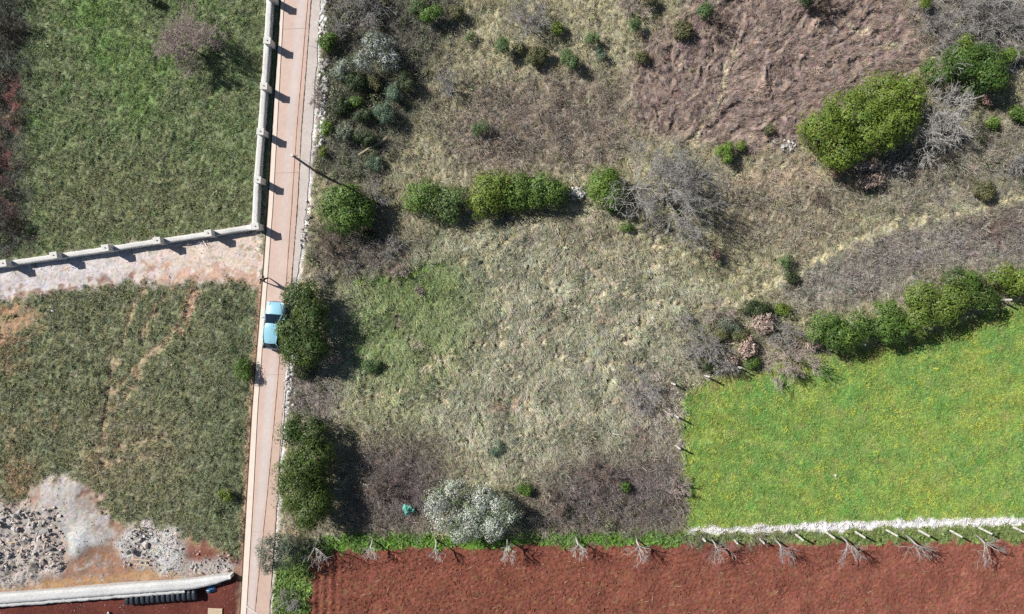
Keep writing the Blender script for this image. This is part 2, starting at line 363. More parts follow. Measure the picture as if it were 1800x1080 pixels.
# foot trails
trail_a = [(1215, 542), (1300, 530), (1335, 510), (1400, 475), (1470, 435), (1530, 410), (1600, 392), (1680, 376), (1760, 352), (1850, 330)]
trail_b = [(620, 502), (700, 486), (790, 462), (850, 443), (905, 415), (950, 385), (985, 362)]
ta = line(trail_a, 4.2, 6, .7); tb = line(trail_b, 3, 5, .8)
paint(ta, lin(156, 148, 118), .85); paint(tb*(PX < 800), lin(100, 124, 64), .8); paint(tb*(PX >= 800), lin(160, 150, 120), .8)
trl = [[(760, 640), (780, 690), (800, 740), (835, 790), (860, 840)], [(960, 470), (975, 540), (960, 600)], [(1060, 470), (1080, 500), (1000, 540), (960, 560)], [(1100, 600), (1130, 560), (1160, 540)], [(900, 810), (940, 770), (1000, 740), (1090, 700)], [(700, 560), (730, 610), (800, 650), (900, 660)], [(860, 470), (890, 530), (880, 600), (920, 690), (950, 760)], [(1000, 420), (1040, 480), (1110, 520), (1190, 530)], [(640, 700), (700, 690), (760, 640), (840, 600), (930, 600), (1010, 560)], [(980, 620), (1060, 640), (1130, 640)], [(1480, 45), (1540, 72), (1600, 92)], [(1155, 390), (1158, 420), (1152, 480)], [(1290, 90), (1250, 200), (1215, 250)]]
tc_ = np.zeros((NY, NX))
for p in trl: tc_ = np.maximum(tc_, line(p, 2.2, 5, .8))
paint(tc_, lin(168, 156, 130), .75)
# land beside / under the road
RW = (PX-E_dark(PY) > -3) & (PX-E_right(PY) < 3)
paint(blur(((PX > E_conc(PY)) & (PX < E_right(PY)+4)).astype(float), .12), lin(196, 184, 176), .9)
paint(blur(((PX > E_dark(PY)-6) & (PX < E_dark(PY)+3)).astype(float), .1)*(PY > 500), lin(150, 118, 96), .8)

# broken fine colour
jit = 1+0.10*nz(.35, 91)+0.06*nz(.9, 92)+0.05*nz(2.5, 93)
A *= np.clip(jit, .55, 1.5)[..., None]
A[..., 0] *= 1+0.03*nz(1.2, 94); A[..., 2] *= 1+0.04*nz(1.5, 95)
GAIN = np.ones((NY, NX)); TINT = np.ones((NY, NX, 3))*[.99, 1.0, 1.035]; TINT = TINT*(1-np.clip(red+bld+grn+vrg, 0, 1)[..., None])+np.clip(red+bld+grn+vrg, 0, 1)[..., None]
for a, k in ((np.ones((NY, NX)), 2.0), (np.clip(ul, 0, 1), 1.8), (ll, 2.1), (brack, 1.58), (cen, 1.78), (grn, 1.26), (vrg, 1.3), (red, .84), (drv, 1.08), (bld, .98)):
    GAIN = GAIN*(1-a)+k*a
A = np.clip(A*GAIN[..., None]*TINT, 0.004, .9)

# flow of the combed grass / bracken, and streak relief along it
def lic(th, seed, n=14):
    src = np.random.default_rng(seed).standard_normal((NY, NX)); out = np.zeros((NY, NX)); J, I = np.meshgrid(np.arange(NX), np.arange(NY))
    for sgn in (1, -1):
        x = J.astype(float); y = I.astype(float)
        for _ in range(n):
            xi = np.clip(x, 0, NX-1).astype(int); yi = np.clip(y, 0, NY-1).astype(int)
            out += src[yi, xi]; a = th[yi, xi]; x += sgn*np.cos(a); y -= sgn*np.sin(a)
    return out/out.std()
TH_b = np.arctan2(300-PY, PX-1165)+0.55*nz(5, 101, .5)
TH_m = rad(62)+0.55*nz(5, 102, .5)
L_b = lic(TH_b, 103); L_m = lic(TH_m, 104, 6)
L_w = blur(lic(TH_b, 105, 34), .13); L_w = L_w/L_w.std()
bl_ = (brack*np.clip((L_w-.7)/1.2, 0, 1))[..., None]*.3; A = A*(1-bl_)+lin(160, 140, 126)*1.7*bl_
bl_ = (brack*np.clip((-L_w-.9)/1.2, 0, 1))[..., None]*.35; A = A*(1-bl_)+lin(100, 84, 78)*1.7*bl_
H = .05*nz(6, 111)
lump = (.45*nz(.8, 112)+.55*nz(.45, 113)+.65*L_m)
waste = np.clip(1-ul-drv-ll-bld-grn-red-vrg-brack, 0, 1)
H += waste*(.035*nz(.6, 114)+.04*nz(1.2, 115)) + cen*.075*lump + brack*(.075*L_b+.12*L_w+.03*nz(1.2, 116))
H += ul*(.035*nz(.7, 117)+.03*nz(1.4, 118)) + ll*(.035*nz(.6, 119)+.03*nz(1.3, 120)) - .10*TR
H += grn*.012*nz(.5, 121) + vrg*.04*nz(.6, 122)
fur = np.clip((620-PX)/40, 0, 1)*np.clip((PX-545)/6, 0, 1)
H += red*(.028*nz(.28, 123)+.016*nz(.5, 124)+.012*nz(2, 125)+.015*np.sin((PY+PX*.012+6*nz(7, 144))*2*math.pi/10.)*(PX > 640)*np.clip(.6+.5*nz(5, 147), 0, 1.5))+red*fur*.06*np.sin((PX+PY*.02)*2*math.pi/15.)
H -= .10*ta+.12*tb+.14*tc_
H += blur(rub, .35)*(.25+.08*nz(2.2, 126))+rub*.045*nz(.5, 127)+blur(grey, .6)*.35+grey*.01*nz(.7, 128)+blur(wht, .3)*.35+blur(grv, .5)*.2+grv*.02*nz(.6, 129)
H += area([(1118, 240), (1290, 275), (1420, 262), (1600, 150), (1650, 40), (1640, -150), (1240, -150), (1140, 60)], 1.5)*.25
roadw = blur(((PX > E_dark(PY)-2) & (PX < E_right(PY)+1)).astype(float), .2)
H = H*(1-np.clip(roadw*1.6, 0, 1)) - .04*np.clip(roadw*1.6, 0, 1)
drvf = np.clip(drv*1.0, 0, 1); H = H*(1-drvf)+drvf*(.005*nz(.4, 130)+.012*nz(2.5, 131)-.02)
bord = np.clip(np.minimum(np.minimum(PX-gx[0], gx[-1]-PX), np.minimum(PY-gy[0], gy[-1]-PY))/30, 0, 1)
H = H*bord-.3*(1-bord)
XW = (PX-900)/20; YW = (540-PY)/20
def at(a, x, y):                                 # sample a map at world x, y
    j = np.clip(np.rint((np.asarray(x)*20+900-gx[0])/STEP).astype(int), 0, NX-1)
    i = np.clip(np.rint((540-np.asarray(y)*20-gy[0])/STEP).astype(int), 0, NY-1)
    return a[i, j]

# ---------------------------------------------------------------- land, one sheet cut along its borders
reg = np.zeros((NY, NX), int)
for k, a in ((1, ul), (2, ll), (3, drv), (4, bld), (5, brack), (6, cen), (7, grn), (8, vrg), (9, red)):
    reg[a > .5] = k
names = ['waste_ground', 'grass_field', 'grass_plot', 'gravel_drive', 'building_plot', 'bracken_slope', 'meadow', 'green_field', 'grass_verge', 'ploughed_field']
mats = [M_turf, M_turf, M_turf, M_gravelbed, M_site, M_turf, M_turf, M_turf, M_turf, M_soil]
V = np.stack([XW, YW, H], -1).reshape(-1, 3); idx = np.arange(NX*NY).reshape(NY, NX)
Q = np.stack([idx[1:, :-1], idx[1:, 1:], idx[:-1, 1:], idx[:-1, :-1]], -1).reshape(-1, 4); qr = reg[:-1, :-1].ravel()
Af = A.reshape(-1, 3)
for k, nme in enumerate(names):
    q = Q[qr == k]; u, inv = np.unique(q, return_inverse=True)
    o = link(nme, mesh(nme, V[u], inv.reshape(-1, 4), mats[k], Af[u], smooth=True)); o['kind'] = 'structure'
g = 3000.0; o = link('ground', mesh('ground', [(-g, -g, -.32), (g, -g, -.32), (g, g, -.32), (-g, g, -.32)], [(0, 1, 2, 3)], M_outer)); o['kind'] = 'structure'

# ---------------------------------------------------------------- scattered ground cover (instances, kind = stuff)
def src_collection(name, meshes):
    c = bpy.data.collections.new(name)
    for i, me in enumerate(meshes):
        c.objects.link(bpy.data.objects.new('%s_%02d' % (name, i), me))
    return c
def scatter(name, coll, P, rot, scl, col, idx):
    me = bpy.data.meshes.new(name); n = len(P); me.vertices.add(n); me.vertices.foreach_set('co', np.ascontiguousarray(P, np.float32).ravel())
    for nm, ty, dat, key in (('rot', 'FLOAT_VECTOR', rot, 'vector'), ('scl', 'FLOAT_VECTOR', scl, 'vector'), ('idx', 'INT', idx, 'value')):
        a = me.attributes.new(nm, ty, 'POINT'); a.data.foreach_set(key, np.ascontiguousarray(dat, np.int32 if ty == 'INT' else np.float32).ravel())
    a = me.attributes.new('c', 'FLOAT_COLOR', 'POINT'); c4 = np.ones((n, 4), np.float32); c4[:, :3] = col; a.data.foreach_set('color', c4.ravel())
    o = link(name, me); o['kind'] = 'stuff'
    ng = bpy.data.node_groups.new(name, 'GeometryNodeTree')
    ng.interface.new_socket('Geometry', in_out='INPUT', socket_type='NodeSocketGeometry'); ng.interface.new_socket('Geometry', in_out='OUTPUT', socket_type='NodeSocketGeometry')
    N = ng.nodes.new; gi = N('NodeGroupInput'); go = N('NodeGroupOutput'); iop = N('GeometryNodeInstanceOnPoints'); ci = N('GeometryNodeCollectionInfo')
    ci.inputs['Collection'].default_value = coll; ci.inputs['Separate Children'].default_value = True; ci.inputs['Reset Children'].default_value = True
    iop.inputs['Pick Instance'].default_value = True
    def na(nm, ty):
        x = N('GeometryNodeInputNamedAttribute'); x.data_type = ty; x.inputs['Name'].default_value = nm; return x.outputs['Attribute']
    L = ng.links.new
    L(gi.outputs[0], iop.inputs['Points']); L(ci.outputs[0], iop.inputs['Instance']); L(na('idx', 'INT'), iop.inputs['Instance Index'])
    L(na('rot', 'FLOAT_VECTOR'), iop.inputs['Rotation']); L(na('scl', 'FLOAT_VECTOR'), iop.inputs['Scale']); L(iop.outputs[0], go.inputs[0])
    md = o.modifiers.new('scatter', 'NODES'); md.node_group = ng
    return o
def blades(n, length, width, spread, lean, rng, bias=0.0, seg=2):
    """a tuft of curved blades; bias combs them towards +x"""
    V = []; F = []; C = []
    for _ in range(n):
        a = rng.uniform(0, 2*math.pi); r = spread*math.sqrt(rng.uniform()); b = np.array([r*math.cos(a), r*math.sin(a), -.02])
        dirh = np.array([math.cos(a)+bias, math.sin(a), 0])+rng.normal(0, .35, 3)*[1, 1, 0]; dirh /= np.linalg.norm(dirh)+1e-6
        l = length*rng.uniform(.6, 1.25); w = width*rng.uniform(.7, 1.3); le = lean*rng.uniform(.5, 1.4)
        side = np.array([-dirh[1], dirh[0], 0])*w
        m = b+dirh*l*.45*math.sin(le*.6)+np.array([0, 0, l*.5*math.cos(le*.6)]); t = m+dirh*l*.6*math.sin(min(le*1.3, 1.75))+np.array([0, 0, l*.5*math.cos(min(le*1.3, 1.75))])
        k = len(V); V += [b-side*.5, b+side*.5, m+side*.5, m-side*.5, t]; F += [(k, k+1, k+2), (k, k+2, k+3), (k+3, k+2, k+4)]
        C += [rng.uniform(.75, 1.3)]*5
    return V, F, C
def tuft_mesh(name, seed, **kw):
    rng = np.random.default_rng(seed); V, F, C = blades(rng=rng, **kw)
    me = mesh(name, V, F, M_tuft); a = me.color_attributes.new('v', 'FLOAT_COLOR', 'POINT')
    c = np.ones((len(V), 4), np.float32); c[:, :3] = np.array(C)[:, None]; a.data.foreach_set('color', c.ravel()); return me
def twig_mesh(name, seed, n, h, spread, flat=.0, w=.012):
    rng = np.random.default_rng(seed); V = []; F = []; C = []
    for _ in range(n):
        a = rng.uniform(0, 2*math.pi); b = np.array([rng.normal(0, spread*.35), rng.normal(0, spread*.35), 0]); el = rng.uniform(.25, 1.35)*(1-flat)
        dv = np.array([math.cos(a)*math.cos(el), math.sin(a)*math.cos(el), math.sin(el)]); l = h*rng.uniform(.5, 1.2); cc = rng.uniform(.65, 1.35)
        p = b; ww = w*rng.uniform(.7, 1.6)
        for s in range(2):
            q = p+dv*l*.5; sd = np.cross(dv, rng.normal(0, 1, 3)); sd /= np.linalg.norm(sd)+1e-6
            k = len(V); V += [p-sd*ww, p+sd*ww, q+sd*ww*.7, q-sd*ww*.7]; F += [(k, k+1, k+2), (k, k+2, k+3)]; C += [cc]*4
            for _t in range(2):                  # side twigs
                dd = dv+rng.normal(0, .7, 3); dd /= np.linalg.norm(dd); r = p+dv*l*.5*rng.uniform(.3, 1); e = r+dd*l*rng.uniform(.2, .45)
                k = len(V); V += [r-sd*ww*.6, r+sd*ww*.6, e]; F += [(k, k+1, k+2)]; C += [cc*1.1]*3
            p = q; dv = dv+rng.normal(0, .35, 3)+np.array([0, 0, -.25]); dv /= np.linalg.norm(dv)
    V = np.array(V); V[:, 2] = np.abs(V[:, 2])
    me = mesh(name, V, F, M_tuft); a = me.color_attributes.new('v', 'FLOAT_COLOR', 'POINT')
    c = np.ones((len(V), 4), np.float32); c[:, :3] = np.array(C)[:, None]; a.data.foreach_set('color', c.ravel()); return me
def rock_mesh(name, seed, mat, flat=.75):
    import bmesh
    rng = np.random.default_rng(seed); bm = bmesh.new(); sc = [rng.uniform(.9, 1.25), rng.uniform(.6, .95), flat*rng.uniform(.7, 1.05)]
    for _ in range(11):
        v = rng.normal(0, 1, 3); v /= np.abs(v).max()**.6*np.linalg.norm(v)**.4; bm.verts.new(tuple(v*sc*.5*rng.uniform(.8, 1.0)))
    r_ = bmesh.ops.convex_hull(bm, input=bm.verts[:]); bmesh.ops.delete(bm, geom=[g_ for g_ in r_['geom_interior'] if isinstance(g_, bmesh.types.BMVert)], context='VERTS')
    me = bpy.data.meshes.new(name); bmesh.ops.recalc_face_normals(bm, faces=bm.faces[:]); bm.to_mesh(me); bm.free(); me.materials.append(mat)
    a = me.color_attributes.new('v', 'FLOAT_COLOR', 'POINT'); a.data.foreach_set('color', np.ones(4*len(me.vertices), np.float32)); return me
C_dry = src_collection('dry_tuft', [tuft_mesh('dry_tuft', 200+i, n=13, length=.30, width=.018, spread=.13, lean=1.2, bias=1.7) for i in range(5)])
C_grass = src_collection('grass_tuft', [tuft_mesh('grass_tuft', 220+i, n=14, length=.24, width=.022, spread=.11, lean=.85, bias=.25) for i in range(5)])
C_short = src_collection('short_grass', [tuft_mesh('short_grass', 240+i, n=12, length=.13, width=.022, spread=.12, lean=.8) for i in range(4)])
C_weed = src_collection('weed', [tuft_mesh('weed', 260+i, n=13, length=.22, width=.075, spread=.10, lean=1.1) for i in range(4)])
C_twig = src_collection('twig_clump', [twig_mesh('twig_clump', 280+i, 22, .7, .45, w=.0085) for i in range(6)])
C_fern = src_collection('fern_litter', [tuft_mesh('fern_litter', 300+i, n=14, length=.34, width=.017, spread=.14, lean=1.5, bias=1.6) for i in range(5)])
C_clod = src_collection('clod', [rock_mesh('clod', 320+i, M_tuft, .7) for i in range(5)])
def flower_mesh():
    V = []; F = []; rng = np.random.default_rng(5)
    for _ in range(7):
        c = np.array([rng.normal(0, .12), rng.normal(0, .12), rng.uniform(.16, .26)]); k = len(V)
        for j in range(5): V.append(c+np.array([.035*math.cos(j*1.2566), .035*math.sin(j*1.2566), rng.uniform(-.012, .012)]))
        F += [(k, k+1, k+2), (k, k+2, k+3), (k, k+3, k+4)]
    me = mesh('flower_head', V, F, M_tuft); a = me.color_attributes.new('v', 'FLOAT_COLOR', 'POINT'); a.data.foreach_set('color', np.ones(4*len(V), np.float32)); return me
C_flower = src_collection('flower', [flower_mesh()])

def sample(dens, seed, frame=60):
    """random points with a density map in pieces per square metre, kept to the frame and a margin"""
    rng = np.random.default_rng(seed); dm = dens.max()
    x0, x1, y0, y1 = (-frame-900)/20, (1800+frame-900)/20, (540-1080-frame)/20, (540+frame)/20
    n = int((x1-x0)*(y1-y0)*dm); x = rng.uniform(x0, x1, n); y = rng.uniform(y0, y1, n)
    k = rng.uniform(0, dm, n) < at(dens, x, y); x, y = x[k], y[k]
    return x, y, at(H, x, y), rng
def cover(name, coll, ncoll, dens, seed, smin, smax, theta=None, jitter=3.14, light=(.75, 1.3), tilt=.15, col=None, tint=None, zoff=0.0, zs=1.0):
    x, y, z, rng = sample(dens, seed); n = len(x)
    th = at(theta, x, y) if theta is not None else 0
    rot = np.stack([rng.normal(0, tilt, n), rng.normal(0, tilt, n), th+rng.uniform(-jitter, jitter, n)], -1)
    s = rng.uniform(smin, smax, n)*(1+.18*at(nz(2.5, seed+900), x, y).clip(-1.5, 1.5)); scl = np.stack([s, s, s*zs], -1)
    c = at(A, x, y) if col is None else np.tile(np.asarray(col), (n, 1))
    if tint is not None: c = c*(1-tint[1])+np.asarray(tint[0])*tint[1]
    c = c*rng.uniform(*light, (n, 1))*(1+rng.normal(0, .05, (n, 3)))
    return scatter(name, coll, np.stack([x, y, z+zoff], -1), rot, scl, np.clip(c, .003, .95), rng.integers(0, ncoll, n))
offroad = (1-np.clip(roadw*3, 0, 1))*(1-np.clip(STR*1.5, 0, 1))
bare = np.clip(spot(20, 560, 50, 35)+spot(20, 165, 16, 30)+spot(12, 285, 16, 14)+spot(14, 365, 12, 18)+spot(16, 215, 14, 16), 0, 1)
patch = .72+.28*np.clip(nz(.9, 140), -1, 1)
MT = np.clip(TR+ta+tb*.7+tc_*.8, 0, 1)
cover('dry_grass', C_dry, 5, (cen*44+waste*20)*patch*offroad*(1-.85*MT), 401, .7, 1.5, theta=TH_m+math.pi, jitter=.6, light=(.84, 1.28))
cover('field_grass', C_grass, 5, ((ul*46+ll*46*np.clip(1-1.6*bld, 0, 1))*(1-bare)*(1-.7*TR)+waste*10+cen*7*G1*2)*np.clip(1-1.6*bld, 0, 1)*patch*offroad, 402, .6, 1.25, light=(.78, 1.28))
cover('meadow_turf', C_short, 4, (grn*80+vrg*25)*offroad, 403, .6, 1.1, light=(.88, 1.18))
cover('verge_weed', C_weed, 4, vrg*np.where(PX < 1200, 26, 8)*offroad+area(P_thick, .6)*4*offroad+(waste*1.2+cen*.6+ul*1.6+ll*.8)*nmask(2, 141, .5, .6)*offroad, 404, .6, 1.3, tint=(lin(108, 138, 70), .4))
cover('yellow_flower', C_flower, 1, FLW**3*grn*10+FLW*grn*.3, 405, .3, .7, col=lin(232, 240, 92), light=(.8, 1.15))
cover('fern_litter', C_fern, 5, brack*60*(.15+.85*np.clip(nz(1.0, 145)*.8+.5, 0, 1))*np.clip(1-.6*np.abs(L_w), .15, 1), 406, .6, 1.25, theta=TH_b, jitter=.8, light=(.65, 1.4))
scrub = np.clip(sum(area(p, 1.2, 1.6) for p in (P_bram1, P_bram2, P_bram3)), 0, 1)
tws = scrub*12+area(P_rscrub, .8)*7+area(P_thick, .6)*9+lst*8
tws = tws+area([(860, 140), (1000, 130), (1110, 150), (1120, 240), (1080, 290), (960, 300), (860, 310), (780, 290), (790, 190)], 1.0)*5
tws = tws+area([(1560, -150), (1950, -150), (1950, 130), (1800, 120), (1640, 110), (1600, 40)], 1.0)*8+area([(1560, 250), (1800, 200), (1950, 180), (1950, 330), (1700, 370), (1560, 380), (1480, 340)], 1.)*6
tws = tws+area([(1250, 330), (1400, 300), (1500, 330), (1500, 400), (1420, 450), (1300, 430), (1240, 350)], .9)*4+area([(1180, 560), (1280, 550), (1430, 520), (1420, 600), (1300, 660), (1200, 670)], .7)*6+area([(700, 70), (790, 20), (830, 70), (760, 200), (690, 340), (620, 330)], .8)*4
tws = tws+area([(1205, 942), (1390, 941), (1390, 954), (1205, 957)], .2)*5+area([(495, 640), (560, 640), (590, 760), (500, 740)], .4)*8+area([(486, 890), (530, 905), (640, 935), (560, 950), (490, 940)], .4)*6
tws = tws*(.35+.65*np.clip(nz(1.6, 142)*.7+.5, 0, 1))*offroad*(1-MT)*(1-grn)*(1-red)*(1-drv)
cover('bramble_scrub', C_twig, 6, tws, 407, .55, 1.25, light=(.75, 1.5), tint=(lin(156, 148, 145), .42), tilt=.25)
def leafball(name, seed):
    r = np.random.default_rng(seed); n = 110; v = r.normal(0, 1, (n, 3)); v /= np.linalg.norm(v, axis=1)[:, None]; v[:, 2] = np.abs(v[:, 2]); c = v*(r.uniform(.3, 1, (n, 1))**.5)*[.42, .42, .55]
    nm = v+r.normal(0, .5, v.shape); nm /= np.linalg.norm(nm, axis=1)[:, None]; a = np.cross(nm, r.normal(0, 1, v.shape)); a /= np.linalg.norm(a, axis=1)[:, None]; b = np.cross(nm, a); l = r.uniform(.07, .16, (n, 1))
    Vv = np.stack([c-a*l*.5, c-b*l*.25, c+a*l*.5, c+b*l*.25], 1).reshape(-1, 3); me = mesh(name, Vv, np.arange(4*n).reshape(-1, 4), M_tuft); at_ = me.color_attributes.new('v', 'FLOAT_COLOR', 'POINT')
    q = np.ones((4*n, 4), np.float32); q[:, :3] = np.repeat(r.uniform(.6, 1.3, n), 4)[:, None]; at_.data.foreach_set('color', q.ravel()); return me
C_ball = src_collection('leafy_sprig', [leafball('leafy_sprig', 340+i) for i in range(4)])
ug = area(P_thick, .6)*3.2+area([(1180, 560), (1280, 550), (1430, 520), (1420, 600), (1300, 660), (1200, 670)], .7)*1.6+area([(1560, 200), (1800, 130), (1950, 120), (1950, 330), (1700, 350), (1560, 370)], 1.)*1.2+area([(1640, 0), (1800, 0), (1800, 110), (1660, 100)], .8)*1.0+lst*1.5+area([(550, 320), (700, 330), (720, 400), (640, 480), (540, 480)], .5)*1.3+area([(495, 640), (560, 640), (590, 760), (500, 740)], .4)*1.5+area(P_bram2, .6)*.9*(PY > 880)+area([(390, 500), (455, 500), (430, 980), (370, 940)], .6)*1.2
ug = ug*np.clip(nz(1.8, 143)*.8+.45, 0, 1)*offroad*(1-MT)*(1-grn)*(1-red)*(1-drv)
cover('undergrowth', C_ball, 4, ug, 411, .5, 1.5, light=(.55, 1.25), tint=(lin(112, 126, 84), .6), tilt=.2)
cover('soil_clod', C_clod, 5, red*30, 408, .05, .14, light=(.85, 1.2), tilt=1.0, zoff=.015)
cover('gravel', C_clod, 5, drv*5*(nz(1.5, 146) > -.3)+rub*50+grv*80+grey*4+bld*4+area([(345, 985), (380, 980), (412, 1005), (350, 1012), (300, 1012)], .2, .8)*50+blur(((PX > E_conc(PY)) & (PX < E_right(PY)+5)).astype(float), .1)*22*(PY < 760), 409, .03, .12, light=(.8, 1.3), tilt=1.0, tint=(lin(214, 210, 204), .6), zoff=.02)
o = cover('stone_strip', C_clod, 5, STR*110, 410, .05, .16, light=(.8, 1.15), tilt=.8, col=lin(226, 222, 216), zoff=.03)

# ---------------------------------------------------------------- road
def ribbon(name, e0, e1, z, mat, y0=-140, y1=1220, n=120, wob=0.0, seed=1):
    ys = np.linspace(y0, y1, n); rng = np.random.default_rng(seed)
    a = e0(ys)+rng.normal(0, wob, n); b = e1(ys)+rng.normal(0, wob, n)
    V = np.zeros((2*n, 3)); V[0::2, 0] = (a-900)/20; V[1::2, 0] = (b-900)/20; V[0::2, 1] = V[1::2, 1] = (540-ys)/20; V[:, 2] = z
    i = np.arange(n-1)*2; F = np.stack([i+2, i+3, i+1, i], -1)
    o = link(name, mesh(name, V, F, mat)); o['kind'] = 'structure'; return o
def road_material(name, base, alt):
    m = material(name, base, rough=0.85, noise=[(0.35, .92, 1.08), (3, .94, 1.06), (30, .9, 1.08)], bump=(40, .3, .01))
    return m
M_road = material('pink_concrete', attr='c', rough=.85, noise=[(0.35, .93, 1.07), (3, .95, 1.05), (30, .92, 1.07)], bump=(40, .3, .01))
M_band = road_material('edge_concrete', lin(206, 178, 162), None)
M_kerb = material('kerb_concrete', lin(240, 222, 205), noise=[(2, .92, 1.05), (14, .93, 1.04)], rough=.85)
M_shoulder = material('shoulder_gravel', lin(208, 196, 188), noise=[(1, .9, 1.08), (12, .8, 1.15)], bump=(18, .6, .04), rough=.9)
M_seam = material('pale_joint', lin(186, 160, 146), noise=[(8, .8, 1.15)], rough=.95)
M_dark = material('dark_joint', lin(92, 76, 66), noise=[(5, .7, 1.3)], rough=.95)
ribbon('road_shoulder', E_conc, lambda y: np.where(y < 620, E_right(y)-3, np.maximum(E_right(y)-3, E_conc(y)+1)), .012, M_shoulder, wob=.8, seed=3)
def road_sheet():
    ys = np.linspace(-140, 1220, 240); m = 17; t = np.linspace(0, 1, m); r = np.random.default_rng(9)
    e0 = E_dark(ys)+2.2; e1 = E_crack(ys); X = e0[:, None]*(1-t)+e1[:, None]*t
    V = np.stack([(X-900)/20, np.repeat(((540-ys)/20)[:, None], m, 1), np.full(X.shape, .03)], -1)
    pink, grey_, cream = lin(211, 185, 171), lin(210, 197, 190), lin(206, 168, 148)
    wob = np.cumsum(r.normal(0, .012, len(ys))); wob -= np.linspace(0, wob[-1], len(ys)); cen_ = np.interp(ys, [-140, 300, 620, 1220], [.74, .74, .68, .64])+wob*.4
    wdt = np.interp(ys, [-140, 620, 680, 1220], [.17, .15, .19, .19])
    g_ = np.exp(-((t[None]-cen_[:, None])/wdt[:, None])**4)*np.interp(ys, [-140, 200, 480, 620, 660, 1220], [.9, .8, .25, .3, 1, .8])[:, None]
    C = pink*(1-g_[..., None])+grey_*g_[..., None]; C = C*(1+r.normal(0, .015, X.shape))[..., None]
    idx_ = np.arange(len(ys)*m).reshape(len(ys), m); F = np.stack([idx_[1:, :-1], idx_[1:, 1:], idx_[:-1, 1:], idx_[:-1, :-1]], -1).reshape(-1, 4)
    o = link('road', mesh('road', V.reshape(-1, 3), F, M_road, C.reshape(-1, 3))); o['kind'] = 'structure'
road_sheet()
ribbon('road_edge_band', lambda y: E_crack(y)+.5, E_conc, .026, M_band)
kb = MB(); ys = np.linspace(-140, 1220, 60)
for y0, y1 in zip(ys[:-1], ys[1:]):
    a0, a1, b0, b1 = E_dark(y0)+2.5, E_dark(y1)+2.5, E_kerb(y0), E_kerb(y1)
    p = [((a0-900)/20, (540-y0)/20), ((b0-900)/20, (540-y0)/20), ((b1-900)/20, (540-y1)/20), ((a1-900)/20, (540-y1)/20)]
    kb.add([(x, y, -.05) for x, y in p]+[(x, y, .075) for x, y in p], [(7, 6, 5, 4), (0, 1, 5, 4), (2, 3, 7, 6), (1, 2, 6, 5), (3, 0, 4, 7)])
o = link('kerb', kb.mesh('kerb', M_kerb)); o['kind'] = 'structure'
ribbon('drain_channel', lambda y: E_dark(y)-.6, lambda y: E_dark(y)+2.2, -.012, M_dark, wob=.25, seed=6)
cb = lambda off: (lambda y: E_crack(y)+off)
ribbon('road_joint', cb(-.33), cb(.33), .040, M_dark, wob=.2, seed=7, n=200)
ribbon('road_edge_joint', lambda y: E_conc(y)-.5, lambda y: E_conc(y)+.7, .031, M_dark, y1=560, wob=.3, seed=8, n=200)
for k, yj in enumerate((-60, 52, 305, 660, 935)):
    xs_ = np.linspace(float(E_kerb(yj))+1, float(E_conc(yj))-1, 9); jr = np.random.default_rng(k).normal(0, .25, 9); Vj = [((x-900)/20, (540-(yj-2.5*(x-xs_[0])/50+q+e))/20, .041) for x, q in zip(xs_, jr) for e in (-.22, .22)]
    o = link('slab_joint', mesh('slab_joint', Vj, [(2*i, 2*i+1, 2*i+3, 2*i+2) for i in range(8)], M_seam)); o['kind'] = 'structure'
p0, p1 = W(432, 1064), W(454, 1081)
dl = (p1-p0)[:2]; nn = np.array([-dl[1], dl[0]])/np.hypot(*dl)*.06
o = link('road_marking', mesh('road_marking', [(*(p0[:2]+nn), .082), (*(p0[:2]-nn), .082), (*(p1[:2]-nn), .044), (*(p1[:2]+nn), .044)], [(0, 1, 2, 3)], M_concrete_w)); o['kind'] = 'structure'

# ---------------------------------------------------------------- walls
def wall_body(name, pts, width, height, mat, parent, rough=.02, step=.35, seed=1, base=-.15):
    """a masonry band along px points: subdivided, slightly uneven"""
    rng = np.random.default_rng(seed); P = [W(*p)[:2] for p in pts]; line_ = []
    for a, b in zip(P[:-1], P[1:]):
        n = max(2, int(np.hypot(*(b-a))/step)); line_ += [a+(b-a)*i/n for i in range(n)]
    line_.append(P[-1]); line_ = np.array(line_); T = np.gradient(line_, axis=0); T /= np.linalg.norm(T, axis=1)[:, None]; Nn = np.stack([-T[:, 1], T[:, 0]], -1)
    prof = [(-.5, base), (-.5, height*.55), (-.49, height), (-.17, height+.01), (.17, height+.012), (.49, height), (.5, height*.55), (.5, base)]
    n, k = len(line_), len(prof); V = np.zeros((n, k, 3))
    wd = np.interp(line_[:, 0], P[:, 0] if isinstance(P, np.ndarray) else [q_[0] for q_ in P], width) if isinstance(width, (list, tuple)) else np.full(n, width)
    for j, (u, z) in enumerate(prof):
        V[:, j, :2] = line_+Nn*(u*wd[:, None])+rng.normal(0, rough, (n, 2)); V[:, j, 2] = z+(rng.normal(0, rough*.7, n) if z > 0 else 0)
    i, j = np.meshgrid(np.arange(n-1), np.arange(k-1), indexing='ij'); F = np.stack([i*k+j, i*k+j+1, (i+1)*k+j+1, (i+1)*k+j], -1).reshape(-1, 4)
    V = V.reshape(-1, 3); F = np.vstack([F, [[0, 3, 4, 7], [0, 1, 2, 3], [4, 5, 6, 7]], (n-1)*k+np.array([[7, 4, 3, 0], [3, 2, 1, 0], [7, 6, 5, 4]])])
    return link(name, mesh(name, V, F, mat), parent)
def pillar_tree(parent, top_px, h=1.42, rz=0.0, w=.27):
    p = W(top_px[0], top_px[1], h)
    b = MB(); b.box((0, 0, h*.5-.1), (w, w, h*.5+.02))
    o = link('pillar', PM['body'], parent, (p[0], p[1], 0), (0, 0, rz))
    link('cap', PM['cap'], o); link('stub', PM['stub'], o)
